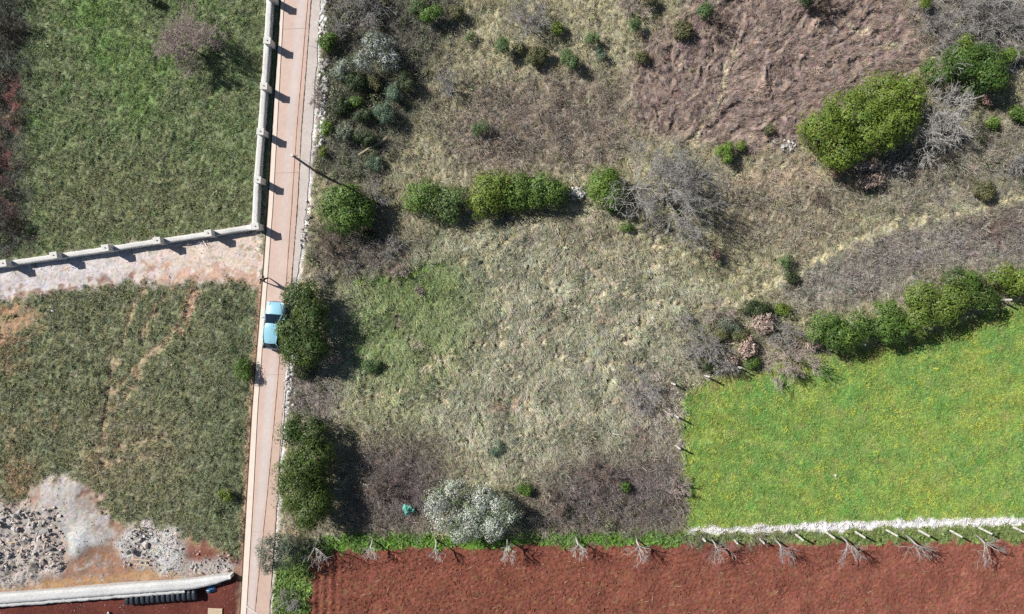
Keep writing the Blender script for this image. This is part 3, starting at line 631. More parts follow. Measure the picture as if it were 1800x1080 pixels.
PM = {'body': MB().box((0, 0, .60), (.27, .25, .72)).mesh('pillar', M_wall, bevel=.015), 'cap': MB().box((0, 0, 1.36), (.31, .29, .045)).mesh('cap', M_cap, bevel=.012),
      'stub': MB().tube([(.03, 0, 1.40), (.03, 0, 1.46)], [.05, .05], 8).mesh('stub', M_steel)}
w1 = empty('boundary_wall', W(475, 200), 0, 'low pale wall with tall square pillars along the left side of the road', 'wall')
w1.location = (0, 0, 0)
wh = .58
wall_body('wall_body', [(487, -140), (478, 0), (474, 72), (463, 231), (456, 316), (452, 401)], .52, wh, M_wall, w1, rough=.009, seed=11)
for p in ((475, -8), (469, 71), (463, 151), (457, 231), (452, 316)): pillar_tree(w1, p, rz=rad(-4.5))
w2 = empty('boundary_wall', (0, 0, 0), 0, 'low pale wall with square pillars dividing grass field from gravel drive', 'wall')
wall_body('wall_body', [(446, 401), (365, 414), (275, 427), (184, 441), (93, 454), (5, 467), (-140, 489)], .45, wh, M_wall, w2, rough=.009, seed=12)
for p in ((448, 398), (365, 410), (275, 423), (184, 436), (93, 449), (4, 463), (-85, 476)): pillar_tree(w2, p, rz=rad(8.5))
w3 = empty('stone_wall', (0, 0, 0), 0, 'broad white limestone wall between rubble heaps and dark red soil', 'wall')
wall_body('wall_body', [(-140, 1058), (0, 1048.5), (120, 1039.5), (345, 1022.5), (385, 1015), (411, 1009)], [.78, .78, .78, .78, .62, .3], .75, M_wallw, w3, rough=.012, step=.22, seed=13)
wall_body('ledge', [(-140, 1069), (0, 1059), (120, 1050), (330, 1034)], .42, .60, M_wallw, w3, rough=.02, step=.22, seed=14)

# ---------------------------------------------------------------- stones
def stone_variants(tag, cols, n, seed, flat=.75):
    out = []
    for i in range(n):
        me = rock_mesh('stone', seed+i, M_stone, flat); a = me.color_attributes.new('c', 'FLOAT_COLOR', 'POINT')
        c = np.ones((len(me.vertices), 4), np.float32); c[:, :3] = cols[i % len(cols)]; a.data.foreach_set('color', c.ravel()); out.append(me)
    return out
SV = stone_variants('pale', [lin(206, 202, 196), lin(188, 182, 176), lin(214, 208, 200), lin(176, 164, 156)], 10, 500)
SW = stone_variants('white', [lin(226, 224, 220), lin(212, 208, 202), lin(232, 228, 222)], 8, 540)
SR = stone_variants('rubble', [lin(222, 215, 209), lin(206, 199, 193), lin(216, 200, 186), lin(168, 160, 155), lin(204, 184, 170)], 12, 560)
def stones(parent, pts, SVs, smin, smax, seed, z=0.05):
    rng = np.random.default_rng(seed); px0 = np.array(parent.location)
    for x, y in pts:
        p = W(x, y); s = rng.uniform(smin, smax); h = float(at(H, p[0], p[1]))
        link('stone', SVs[rng.integers(len(SVs))], parent, (p[0]-px0[0], p[1]-px0[1], max(h, 0)+z*rng.uniform(.3, 1.5)+s*.18), tuple(rng.uniform(-.5, .5, 2))+(rng.uniform(0, 6.28),), (s, s, s*rng.uniform(.7, 1.1)))
rng = np.random.default_rng(77)
def rowpts(a, b, n, w): 
    return [(a[0]+(b[0]-a[0])*t+rng.normal(0, w), a[1]+(b[1]-a[1])*t) for t in np.sort(rng.uniform(0, 1, n))]
dw = empty('dry_stone_wall', W(574, 30), 0, 'tumbled white dry stone wall beside the road at the top edge', 'wall')
stones(dw, rowpts((574, -60), (569, 62), 115, 3.6), SW, .22, .48, 1, .12)
dw = empty('dry_stone_wall', W(568, 215), 0, 'tumbled white dry stone wall beside the road above the tall pole', 'wall')
stones(dw, rowpts((570, 105), (566, 258), 120, 3.2), SW, .2, .46, 2, .12)
dw = empty('stone_heap', W(508, 690), 0, 'thin scatter of white stones at the road edge between two dark trees', 'stones')
stones(dw, rowpts((509, 650), (506, 718), 45, 4), SW, .15, .4, 3)
dw = empty('stone_heap', W(1014, 341), 0, 'heap of white rocks between hedge end and small round tree', 'stones')
stones(dw, [(1014+rng.normal(0, 7), 341+rng.normal(0, 5)) for _ in range(50)], SW, .14, .4, 4, .12)
dw = empty('stone_heap', W(1385, 255), 0, 'pale rocks lying left of the largest evergreen tree', 'stones')
stones(dw, [(1385+rng.normal(0, 9), 256+rng.normal(0, 5)) for _ in range(45)], SV, .12, .42, 5)
dw = empty('stone_heap', W(1772, 122), 0, 'grey white rocks beside the dark green thicket at top right', 'stones')
stones(dw, [(1772+rng.normal(0, 8), 123+rng.normal(0, 6)) for _ in range(40)], SV, .14, .42, 6)
dw = empty('stone_heap', W(535, 400), 0, 'pale stones along the road shoulder below the pole', 'stones')
stones(dw, rowpts((545, 350), (530, 440), 40, 4), SV, .12, .34, 7)
rb = empty('rubble_heap', W(50, 950), 0, 'broad heap of broken stone rubble at the lower left', 'rubble')
stones(rb, [(rng.uniform(-10, 112), rng.uniform(890, 1000)) for _ in range(260)], SR, .15, .42, 8, .1)
stones(rb, [(x, y) for x, y in ((33, 928), (64, 923), (92, 962), (30, 905), (85, 930), (8, 918), (4, 950), (78, 985))], SR, .5, .72, 9, .1)
rb = empty('gravel_heap', W(270, 965), 0, 'low heap of pale gravel with larger stones behind the white wall', 'gravel heap')
stones(rb, [(rng.uniform(212, 322), rng.uniform(930, 1000)) for _ in range(70)], SV, .12, .34, 10)
stones(rb, [(255+rng.normal(0, 6), 957+rng.normal(0, 4)) for _ in range(9)], SR, .35, .55, 11)
rb = empty('stone_heap', W(375, 992), 0, 'scattered pale stones on red soil at the end of the white wall', 'stones')
stones(rb, [(rng.uniform(335, 408), rng.uniform(972, 1008)) for _ in range(60)], SV, .1, .3, 12)
for x, y, s, lb in ((94, 547, .35, 'small white stone lying in the grass below the gravel drive'), (391, 529, .42, 'white stone at the grass corner near the gravel drive mouth'), (1468, 836, .3, 'lone white stone in the yellow flowered green field'), (193, 1078, .45, 'grey stone on dark red soil below the white wall')):
    p = W(x, y); o = link('stone', SW[int(x) % 8], None, (p[0], p[1], float(at(H, p[0], p[1]))+.12), (.2, .1, x), (s, s, s)); prop(o, lb, 'stone')
#==PART2==

# ---------------------------------------------------------------- plants
def leaf_cloud(lobes, rng, dens=1.0, puff=.42, leaf=.17, npl=34, cols=(lin(78, 98, 40),), tone=(.7, 1.35), zmin=.05, wide=.55, up=.25, depth=(.68, 1.1)):
    """leaf-sized faces gathered in puffs over the outside of overlapping lobes; lobes = (x, y, z, rx, ry, rz)"""
    Lb = np.array(lobes, float); ar = (Lb[:, 3]*Lb[:, 4]+Lb[:, 3]*Lb[:, 5]+Lb[:, 4]*Lb[:, 5])/3*12.6
    n = int(ar.sum()*dens/(puff*puff*1.15)); k = rng.choice(len(Lb), n, p=ar/ar.sum())
    u = rng.normal(0, 1, (n, 3)); u /= np.linalg.norm(u, axis=1)[:, None]; u[:, 2] = np.where(u[:, 2] < -.35, -u[:, 2], u[:, 2])
    P = Lb[k, :3]+u*Lb[k, 3:]*rng.uniform(*depth, (n, 1))*(1+.10*np.sin(u[:, :1]*7+k[:, None])*np.cos(u[:, 1:2]*6+k[:, None]*2))
    keep = P[:, 2] > zmin
    for i, l in enumerate(Lb):
        q = np.linalg.norm((P-l[:3])/l[3:], axis=1); keep &= (q > .66) | (k == i)
    P, u = P[keep], u[keep]; n = len(P)
    pr = puff*rng.uniform(.55, 1.45, n)
    v = rng.normal(0, 1, (n, npl, 3)); v /= np.linalg.norm(v, axis=2)[..., None]
    c = P[:, None]+v*(pr[:, None]*rng.uniform(.5, 1, (n, npl))**.5)[..., None]*[1, 1, .8]
    nm = .75*v+.75*u[:, None]+rng.normal(0, .30, v.shape)+[0, 0, up]; nm /= np.linalg.norm(nm, axis=2)[..., None]
    a = np.cross(nm, rng.normal(0, 1, v.shape)); a /= np.linalg.norm(a, axis=2)[..., None]+1e-9; b = np.cross(nm, a)
    l = leaf*rng.uniform(.6, 1.35, (n, npl, 1)); w = l*wide
    fold = nm*l*.12
    V = np.stack([c-a*l*.5, c-b*w*.5+fold, c+a*l*.5, c+b*w*.5+fold], 2).reshape(-1, 3); V[:, 2] = np.maximum(V[:, 2], .02)
    F = np.arange(len(V)).reshape(-1, 4)
    cl = np.array(cols)[rng.integers(0, len(cols), n)]*.9
    C = cl[:, None]*rng.uniform(.72, 1.25, (n, 1, 1))*rng.uniform(*tone, (n, npl, 1))*(1+rng.normal(0, .05, (n, npl, 3)))
    C = np.repeat(C.reshape(-1, 1, 3), 4, 1).reshape(-1, 3)
    return V, F, np.clip(C, .003, .95)
def grow(base, stems, rng, length, rad0, up=1.2, spread=.6, depth=3, kids=(3, 5), shrink=.62, wig=.18, droop=0.0, aim=(0, 0), segs=4, twig=1.0):
    """branch segments (p0, p1, r0, r1, level, limb) from a base"""
    out = []
    def rec(p, d, l, r, lev, limb):
        pts = [p]; dd = d.copy(); sl = l/segs
        for s in range(segs):
            dd = dd+rng.normal(0, wig, 3)+np.array([0, 0, -droop if lev else 0.0]); dd /= np.linalg.norm(dd); q = pts[-1]+dd*sl
            if q[2] < .03: q[2] = .03
            r0, r1 = r*(1-.72*s/segs), r*(1-.72*(s+1)/segs); out.append((pts[-1], q, r0, r1, lev, limb)); pts.append(q)
        if lev >= depth: return
        for _ in range(rng.integers(kids[0], kids[1]+1)):
            t = rng.uniform(.3, 1.0)*segs; i = min(int(t), segs-1); pp = pts[i]+(pts[i+1]-pts[i])*(t-i)
            nd = dd*.55+d*.35+rng.normal(0, spread, 3); nd[2] += .12; nd /= np.linalg.norm(nd)
            rec(pp, nd, l*shrink*rng.uniform(.7, 1.2), r*.5*(1-.35*t/segs), lev+1, limb)
    for k in range(stems):
        a = 2*math.pi*(k+rng.uniform(-.3, .3))/max(stems, 1); h = rng.uniform(.5, 1.0)
        dv = np.array([math.cos(a)*h+aim[0], math.sin(a)*h+aim[1], up*rng.uniform(.7, 1.3)]); dv /= np.linalg.norm(dv)
        rec(np.array(base, float)+np.array([math.cos(a), math.sin(a), 0])*rad0*.6, dv, length*rng.uniform(.8, 1.15), rad0*rng.uniform(.75, 1.1), 0, k)
    return out
def tubes(segs, n=3, minr=.006):
    P0 = np.array([s[0] for s in segs]); P1 = np.array([s[1] for s in segs]); r0 = np.maximum([s[2] for s in segs], minr); r1 = np.maximum([s[3] for s in segs], minr)
    t = P1-P0; t /= np.linalg.norm(t, axis=1)[:, None]+1e-9; ref = np.where(np.abs(t[:, 2:3]) < .9, [[0, 0, 1.]], [[1., 0, 0]]); u = np.cross(t, ref); u /= np.linalg.norm(u, axis=1)[:, None]+1e-9; w = np.cross(t, u)
    V = []
    for P, r in ((P0, r0), (P1, r1)):
        for k in range(n):
            a = 2*math.pi*k/n; V.append(P+(u*math.cos(a)+w*math.sin(a))*np.asarray(r)[:, None])
    V = np.stack(V, 1); b = np.arange(len(segs))[:, None]*2*n
    F = np.concatenate([b+np.array([[k, (k+1) % n, n+(k+1) % n, n+k]]) for k in range(n)], 0)
    return V.reshape(-1, 3), F
def ground_z(x, y): return float(at(H, x, y))
def trunk_part(parent, top, r, mat, rng, limbs=4, spread=1.0):
    pts = [(0, 0, -.1), (rng.normal(0, .06), rng.normal(0, .06), top*.45), (rng.normal(0, .1), rng.normal(0, .1), top)]
    link('trunk', MB().tube(pts, [r*1.25, r, r*.75], 8).mesh('trunk', mat, True), parent)
    for k in range(limbs):
        a = k*6.283/limbs+rng.uniform(-.4, .4); e = np.array(pts[2])+np.array([math.cos(a)*spread*.7, math.sin(a)*spread*.7, spread*.55]); m = (np.array(pts[2])+e)/2+[0, 0, .12]
        link('limb', MB().tube([pts[2], m, e], [r*.6, r*.45, r*.22], 6).mesh('limb', mat, True), parent)
GREEN = [lin(102, 132, 58), lin(88, 118, 50), lin(112, 138, 62), lin(78, 106, 48)]
DEEP = [lin(74, 98, 44), lin(66, 88, 44), lin(86, 108, 48), lin(92, 108, 52)]
OLIVEG = [lin(116, 136, 52), lin(126, 144, 58), lin(100, 124, 48)]
BRIGHT = [lin(120, 150, 60), lin(104, 138, 52), lin(134, 158, 72)]
JUNI = [lin(98, 124, 74), lin(84, 112, 68), lin(112, 134, 84)]
BLUEG = [lin(108, 130, 104), lin(92, 116, 94), lin(120, 138, 112)]
DULL = [lin(112, 112, 74), lin(98, 104, 66), lin(124, 120, 84)]
DARKS = [lin(70, 84, 52), lin(60, 76, 48), lin(80, 92, 58)]
DEAD = [lin(220, 196, 180), lin(204, 178, 162), lin(228, 208, 194), lin(190, 162, 146)]
RUST = [lin(200, 164, 148), lin(184, 146, 130), lin(208, 174, 156)]
WHITE = [lin(222, 224, 214), lin(206, 212, 196), lin(184, 194, 170), lin(132, 150, 108)]
def tree(name, cat, label, group, lobes_px, h, cols, seed, puff=.58, leaf=.15, dens=.66, base=None, trunk_r=.16, mat=M_leaf, squash=.85, npl=92, wide=.62, tone=(.85, 1.18), **kw):
    """lobes_px: (px, py, r_px[, ry_px]) as seen from above; h: top of the crown"""
    r = np.random.default_rng(seed); lb = []
    for l in lobes_px:
        px, py, rx = l[:3]; ry = l[3] if len(l) > 3 else rx; rz = min(max(.35*h, (rx+ry)/40*squash), h*.55); zc = max(h*(1+r.uniform(-.06, .04))-rz, .15*h)
        p = W(px, py, zc); s = (CAM_H-zc-rz*.4)/CAM_H/20; lb.append([p[0], p[1], zc, rx*s*.93, ry*s*.93, rz])
    lb = np.array(lb); wts = lb[:, 3]*lb[:, 4]; c = (lb[:, :2]*wts[:, None]).sum(0)/wts.sum()
    if base is not None: c = W(*base)[:2]
    z0 = ground_z(c[0], c[1]); lb[:, :2] -= c
    t = empty(name, (c[0], c[1], z0), 0, label, cat, group)
    V, F, C = leaf_cloud(lb, r, dens, puff, leaf, npl, cols, tone, wide=wide, **kw)
    link('crown', mesh('crown', V, F, mat, C), t)
    if trunk_r: trunk_part(t, h*.42, trunk_r, M_barkdark, r, 4, float(lb[:, 3].mean())*.8)
    return t
EG = 'evergreen trees along road, hedge and field edge'
TREES = [
 ('dark round evergreen tree at the road edge just above the parked car', [(535, 530, 35), (520, 520, 20), (548, 548, 24)], 3.0, DEEP),
 ('broad dark evergreen tree leaning over the side of the parked car', [(530, 592, 38, 36), (512, 580, 22), (548, 615, 30), (520, 622, 24), (552, 570, 26)], 3.1, DEEP),
 ('smaller dark evergreen tree at the road edge, upper one of the lower pair', [(532, 750, 34, 27), (552, 764, 28), (512, 758, 18)], 3.0, DEEP),
 ('tall dark green evergreen tree at the road edge, lower one of the lower pair', [(540, 822, 46, 44), (530, 862, 40), (555, 882, 34), (516, 830, 28), (560, 800, 28), (548, 905, 24)], 3.5, [lin(84, 104, 44), lin(94, 112, 48), lin(74, 96, 42)]),
 ('round green tree standing where the tall pole throws its shadow', [(602, 360, 36), (632, 372, 30), (590, 380, 26), (615, 385, 28), (615, 345, 22)], 2.6, GREEN),
 ('leftmost dark green crown of the clipped looking hedge row', [(738, 350, 26, 28), (755, 345, 24)], 2.2, GREEN),
 ('paler grey green crown in the hedge row, front of the others', [(790, 358, 36, 32), (770, 362, 20)], 2.1, [lin(116, 140, 82), lin(104, 130, 70), lin(128, 148, 92)]),
 ('yellowish green crown in the middle of the hedge row', [(862, 342, 36), (850, 360, 24), (876, 328, 22)], 2.4, OLIVEG),
 ('long dark green crown at the right end of the hedge row by the white rocks', [(915, 338, 34), (950, 336, 36, 30), (975, 340, 24)], 2.3, GREEN),
 ('round green tree between white rocks and the big bare grey tree', [(1060, 328, 32, 34), (1072, 348, 22)], 2.6, BRIGHT[:2]+GREEN[:1]),
 ('largest evergreen tree, a broad yellow green crown beside the brown bracken slope', [(1452, 236, 44), (1495, 210, 52), (1552, 182, 52), (1592, 172, 34), (1478, 268, 34), (1530, 235, 46), (1575, 215, 38), (1440, 222, 30)], 3.9, OLIVEG),
 ('dark green thicket tree at top right beyond the largest evergreen', [(1650, 125, 34, 26), (1690, 115, 38, 32), (1730, 118, 36, 34), (1715, 145, 30), (1745, 140, 22)], 2.8, [lin(84, 112, 50), lin(70, 98, 46), lin(96, 122, 54)]),
 ('leftmost dark evergreen of the row above the yellow flowered field', [(1450, 575, 26, 30), (1498, 576, 30), (1472, 594, 28), (1432, 586, 14)], 2.4, GREEN),
 ('evergreen second from the left in the row above the flowered field', [(1560, 556, 26, 30), (1572, 583, 24), (1552, 578, 20)], 2.5, GREEN),
 ('lighter green evergreen in the middle of the row above the flowered field', [(1616, 520, 28, 22), (1648, 540, 42, 32), (1612, 562, 28), (1676, 528, 24)], 2.8, [lin(118, 138, 62), lin(104, 128, 54)]),
 ('darker evergreen fourth from the left in the row above the flowered field', [(1688, 490, 32, 18), (1722, 522, 30, 28), (1702, 510, 24)], 2.6, DEEP+GREEN[:2]),
 ('yellow green evergreen at the right end of the row by the frame edge', [(1756, 490, 26, 22), (1792, 494, 26, 22), (1830, 490, 32)], 2.5, OLIVEG)]
for i, (lb, lo, h, co) in enumerate(TREES):
    tree('evergreen_tree', 'tree', lb, EG, lo, h, co, 600+i)
tree('olive_tree', 'tree', 'grey green olive tree overhanging the road at the bottom', None, [(482, 962, 30, 26), (505, 975, 24), (475, 985, 22), (512, 955, 20)], 3.0, [lin(104, 116, 96), lin(88, 102, 84), lin(122, 132, 112)], 640, leaf=.13, wide=.32, puff=.34, npl=40)
tree('blossom_tree', 'tree', 'large round tree covered in white blossom at the bottom of the meadow', None, [(800, 866, 34, 28), (770, 880, 22), (845, 884, 36, 28), (880, 892, 26), (785, 908, 32), (830, 915, 38, 30), (815, 935, 30, 16), (870, 922, 24), (852, 868, 18), (898, 905, 14)], 2.9, WHITE, 641, leaf=.12, wide=.6, puff=.42, npl=52, dens=.6, tone=(.6, 1.15))
t = tree('blossom_tree', 'tree', 'straggly shrub with patchy white blossom right of the road at the top', None, [(668, 85, 30, 24), (685, 108, 20), (640, 110, 22, 16), (655, 72, 18), (610, 118, 16)], 2.4, [lin(196, 200, 194), lin(176, 182, 176), lin(120, 130, 108), lin(96, 108, 84)], 642, leaf=.12, wide=.6, puff=.3, dens=.55, npl=22, trunk_r=.07)

# shrubs: label, px, py, rx, ry, height, colours, kind
J, B_, D_, G_, K_, Y_ = JUNI, BRIGHT, DULL, GREEN, DARKS, OLIVEG
SHRUBS = [
 ('green bush at the road edge beside the top dry stone wall', 576, 72, 18, 18, 1.3, G_), ('small upright green bush in dry grass at top centre, left of its row', 880, 87, 15, 19, 1.3, J),
 ('faint grey green bush touching a brighter round bush at top centre', 912, 84, 11, 12, .9, D_), ('tiny green bush with a long shadow at top centre', 828, 64, 8, 10, .9, J),
 ('sprawling olive brown bush below the bare shrub at top centre', 946, 102, 24, 20, 1.1, D_), ('largest round green bush of the group at top centre', 1001, 104, 18, 19, 1.6, J),
 ('green bush just above and right of the largest round bush', 1042, 68, 15, 14, 1.2, J), ('small blue green bush below two others at top centre', 1057, 97, 12, 12, 1.0, BLUEG),
 ('bright bluish green bush near the left edge of the bracken', 1113, 45, 13, 14, 1.1, J), ('dull olive bush at the left corner of the bracken', 1128, 103, 13, 12, .9, D_),
 ('yellow green bush among bare twigs at top centre', 978, 52, 13, 13, 1.0, Y_), ('green bush at the top edge above the bracken', 1240, 20, 17, 16, 1.3, J),
 ('sparse grey green bush at the top left corner of the bracken', 1200, 54, 22, 20, 1.0, D_), ('small dark green bush alone in the brown twigs above the hedge row', 845, 226, 16, 16, 1.2, J),
 ('round blue green bush with a solid dark shadow above the fallen log', 676, 198, 22, 20, 1.7, BLUEG), ('dull blue green bush above the round one by the thicket edge', 690, 162, 18, 20, 1.5, BLUEG),
 ('dark green bush deep inside the roadside thicket', 625, 150, 24, 22, 1.6, K_), ('olive bush near the centre of the roadside thicket', 660, 146, 16, 16, 1.3, D_),
 ('dark green bush at top right of the thicket with a long shadow', 762, 28, 22, 18, 1.6, G_), ('green bush at the top edge of the thicket', 735, 14, 18, 16, 1.3, J),
 ('bushy dark shrub throwing shade across the fallen log', 645, 240, 22, 15, 1.3, K_), ('low dark bush left of the round blue green bush', 598, 186, 22, 18, 1.1, K_),
 ('narrow yellow green bush against the lower dry stone wall', 576, 228, 9, 17, 1.0, B_), ('small yellow green bush at the lower end of the dry stone wall', 570, 268, 8, 8, .7, Y_),
 ('low bluish green weed clump below the fallen log', 660, 290, 17, 18, .6, BLUEG), ('bright green round bush at the foot of the bracken slope', 1274, 269, 18, 20, 1.4, B_),
 ('tiny yellow green bush right beside the bright round bush', 1301, 258, 8, 8, .8, Y_), ('small lone olive bush on the lower bracken slope', 1350, 229, 9, 9, .8, D_),
 ('grey green bush beside the foot trail on the right', 1379, 461, 14, 15, 1.0, J), ('smooth dark olive bush right on the foot trail', 1390, 490, 13, 12, .8, K_),
 ('wide dark olive bush above the pinkish dead leaved shrubs', 1326, 541, 30, 17, 1.1, K_), ('small green bush at the flowered field edge under the dead leaved shrubs', 1322, 638, 14, 13, .9, G_),
 ('green bush at the right edge of the left plot beside the road', 428, 652, 17, 25, 1.0, G_), ('small yellow green bush in the left plot near the road', 397, 872, 14, 12, .9, Y_),
 ('small green bush on the bank below the bare grey tree', 1102, 402, 11, 10, .7, G_), ('green bush at the foot of the round tree beside the bare grey tree', 1078, 368, 12, 11, .8, G_),
 ('low grey green bush at the left edge of the meadow', 655, 646, 22, 15, .7, J), ('bright green bush on the right, under the dark thicket', 1746, 215, 13, 12, .9, B_),
 ('green bush cut by the right frame edge under the thicket', 1792, 204, 24, 18, 1.2, G_), ('yellow green bush at the right edge near the grey rocks', 1775, 100, 22, 12, 1.2, B_),
 ('wispy yellow green shrub among bare twigs above the thicket', 1692, 78, 16, 14, 1.6, Y_), ('dark green bush beside the white blossom tree', 925, 856, 18, 14, 1.0, G_),
 ('little green bush buried in the lower brown bramble', 1100, 858, 11, 9, .9, G_), ('broad dark olive patch of shrub near the right edge', 1725, 335, 26, 20, .9, D_),
 ('dark green bush in shade between the two lower roadside trees and the bramble', 535, 652, 22, 14, 1.0, K_), ('pale green weed clump beside the bramble and white blossom tree', 875, 790, 14, 16, .4, BLUEG),
 ('dark bush at the top edge above bracken', 1415, 6, 14, 10, 1.2, K_), ('tall yellowish bush standing alone at the top right edge', 1622, 8, 10, 12, 1.4, Y_), ('dark green low shrub in shadow below the tree by the pole', 650, 415, 15, 10, .8, K_),
 ('dull green shrub at the top frame edge left of the bracken', 1140, 2, 20, 9, 1.1, D_), ('dark green bush at the top edge of the grass field', 270, 4, 14, 8, .7, K_), ('pale grey shrub in the thicket just below the patchy blossom', 600, 128, 20, 14, 1.3, [lin(150, 158, 140), lin(126, 136, 112)]), ('dark green shrub at the right edge of the thicket in shade', 712, 150, 18, 22, 1.6, K_), ('grey green shrub between the thicket and the top edge', 800, 20, 16, 14, 1.0, D_),
 ('grey shrub in the thicket beside the narrow yellow green bush', 606, 236, 18, 16, 1.2, [lin(142, 148, 130), lin(116, 124, 100)]), ('dark thicket shrub above the fallen log, right of the grey one', 640, 205, 18, 14, 1.3, K_), ('olive green shrub under the patchy blossom, left of the olive bush', 630, 178, 14, 10, 1.1, G_), ('grey green bush behind the rust patched pink shrub', 1285, 572, 24, 16, 1.1, [lin(124, 132, 112), lin(106, 116, 94)]), ('dark grey green bush between two pink dead leaved shrubs', 1300, 590, 16, 12, .9, D_), ('yellowish green low bush right of the wide dark olive bush', 1376, 545, 16, 10, .8, Y_), ('small dark green bush behind the field post at the meadow end', 1244, 640, 11, 12, .8, K_), ('grey green bush on the meadow side of the bare hedge bottom', 1270, 590, 16, 12, .8, D_)]
for i, (lb, x, y, rx, ry, h, co) in enumerate(SHRUBS):
    r = np.random.default_rng(700+i); lo = [(x, y, rx*.66, ry*.66)]+[(x+rx*q*math.cos(a), y+ry*q*math.sin(a), rx*(.95-q), ry*(.95-q)) for a, q in zip(r.uniform(0, 6.28, 5), r.uniform(.4, .65, 5))]
    tree('shrub', 'shrub', lb, 'green shrubs scattered over the waste ground', lo, h, co, 700+i, puff=.25, leaf=.12, npl=22, trunk_r=0, dens=.8, wide=.4 if (co is JUNI or co is BLUEG) else .55)
DEADS = [
 ('pinkish dead leaved shrub, upper clump under the largest evergreen', 1520, 288, 22, 16, 1.3, DEAD), ('pinkish dead leaved shrub, lower clump below the largest evergreen', 1530, 316, 25, 15, 1.2, DEAD),
 ('low rust brown leafy clump at the left foot of the largest evergreen', 1468, 304, 14, 9, .8, RUST), ('small reddish brown shrub below the dark top right thicket', 1738, 176, 11, 10, .8, RUST),
 ('pale pink dead leaved shrub beneath the wide dark olive bush', 1340, 568, 23, 20, 1.3, DEAD), ('pale pink dead leaved shrub with a rust patch above the field post', 1310, 608, 20, 22, 1.3, DEAD),
 ('small pinkish dead shrub at the flowered field edge', 1288, 632, 14, 11, .9, DEAD), ('pinkish dead shrub left of the evergreen row', 1430, 606, 16, 13, 1.0, DEAD),
 ('thin pinkish dead shrub beside the shadow of the roadside trees', 592, 630, 18, 10, .8, DEAD), ('tiny red leaved sapling with a dark shadow in dry grass', 1256, 449, 8, 9, 1.0, RUST)]
for i, (lb, x, y, rx, ry, h, co) in enumerate(DEADS):
    r = np.random.default_rng(800+i); lo = [(x, y, rx*.55, ry*.55)]+[(x+rx*q*math.cos(a), y+ry*q*math.sin(a), rx*(1-q)*.9, ry*(1-q)*.9) for a, q in zip(r.uniform(0, 6.28, 7), r.uniform(.4, .8, 7))]
    tree('dead_leaf_shrub', 'shrub', lb, 'shrubs holding dead leaves', lo, h, co, 800+i, puff=.22, leaf=.14, npl=12, trunk_r=.04, dens=.6, mat=M_dry, tone=(.6, 1.2))

# bare trees and twiggy shrubs
def bare(name, cat, label, group, base, mat, seed, stems, length, r0, trunk=0.0, top_aim=(0, 0), limb_parts=True, minr=.008, **kw):
    r = np.random.default_rng(seed); b = W(*base); z0 = ground_z(b[0], b[1])
    t = empty(name, (b[0], b[1], z0), 0, label, cat, group)
    st = np.array([0, 0, 0.0])
    if trunk:
        tp = np.array([top_aim[0], top_aim[1], trunk]); m = tp*.5+r.normal(0, .05, 3)
        link('trunk', MB().tube([(0, 0, -.1), m, tp], [r0*1.7, r0*1.45, r0*1.25], 8).mesh('trunk', mat, True), t); st = tp-[0, 0, .05]
    sg = grow(st, stems, r, length, r0, **kw)
    for k in range(stems):
        s = [q for q in sg if q[5] == k]
        if s: V, F = tubes(s, 3, minr); link('branch', mesh('branch', V, F, mat), t)
    return t
bare('bare_tree', 'tree', 'leafless pinkish grey tree in the top left grass field', None, (354, 96), M_barkpink, 901, 12, 1.8, .075, trunk=.8, top_aim=(-.1, .05), up=.75, depth=4, kids=(4, 5), spread=.55, shrink=.62, aim=(-.12, .08), minr=.0095)
bare('bare_tree', 'tree', 'large leafless grey tree with radiating branches beside the bracken foot', None, (1165, 352), M_barkgrey, 902, 11, 3.0, .10, trunk=.9, up=1.0, depth=4, kids=(3, 5), spread=.5, shrink=.62, aim=(.3, 0), minr=.0115)
bare('bare_tree', 'tree', 'leafless pale tree overlapping the round green tree', None, (1115, 330), M_barkpale, 903, 8, 2.3, .06, trunk=.6, up=.7, depth=4, kids=(3, 4), spread=.6, minr=.011)
bare('bare_tree', 'tree', 'grey haze of a leafless tree between bracken foot and radiating tree', None, (1180, 285), M_barkgrey, 904, 8, 2.1, .05, up=1.0, depth=4, kids=(3, 4), spread=.5, minr=.011)
bare('bare_tree', 'tree', 'leafless silver tree right of the largest evergreen, upper one', None, (1612, 205), M_barkpale, 905, 9, 2.7, .07, trunk=.5, up=.8, depth=4, kids=(3, 4), spread=.5, aim=(.6, .25), minr=.011)
bare('bare_tree', 'tree', 'leafless silver tree right of the largest evergreen, lower one in its shade', None, (1600, 240), M_barkpale, 906, 8, 2.2, .06, trunk=.4, up=.7, depth=3, kids=(4, 5), spread=.55, aim=(.5, -.15), minr=.011)
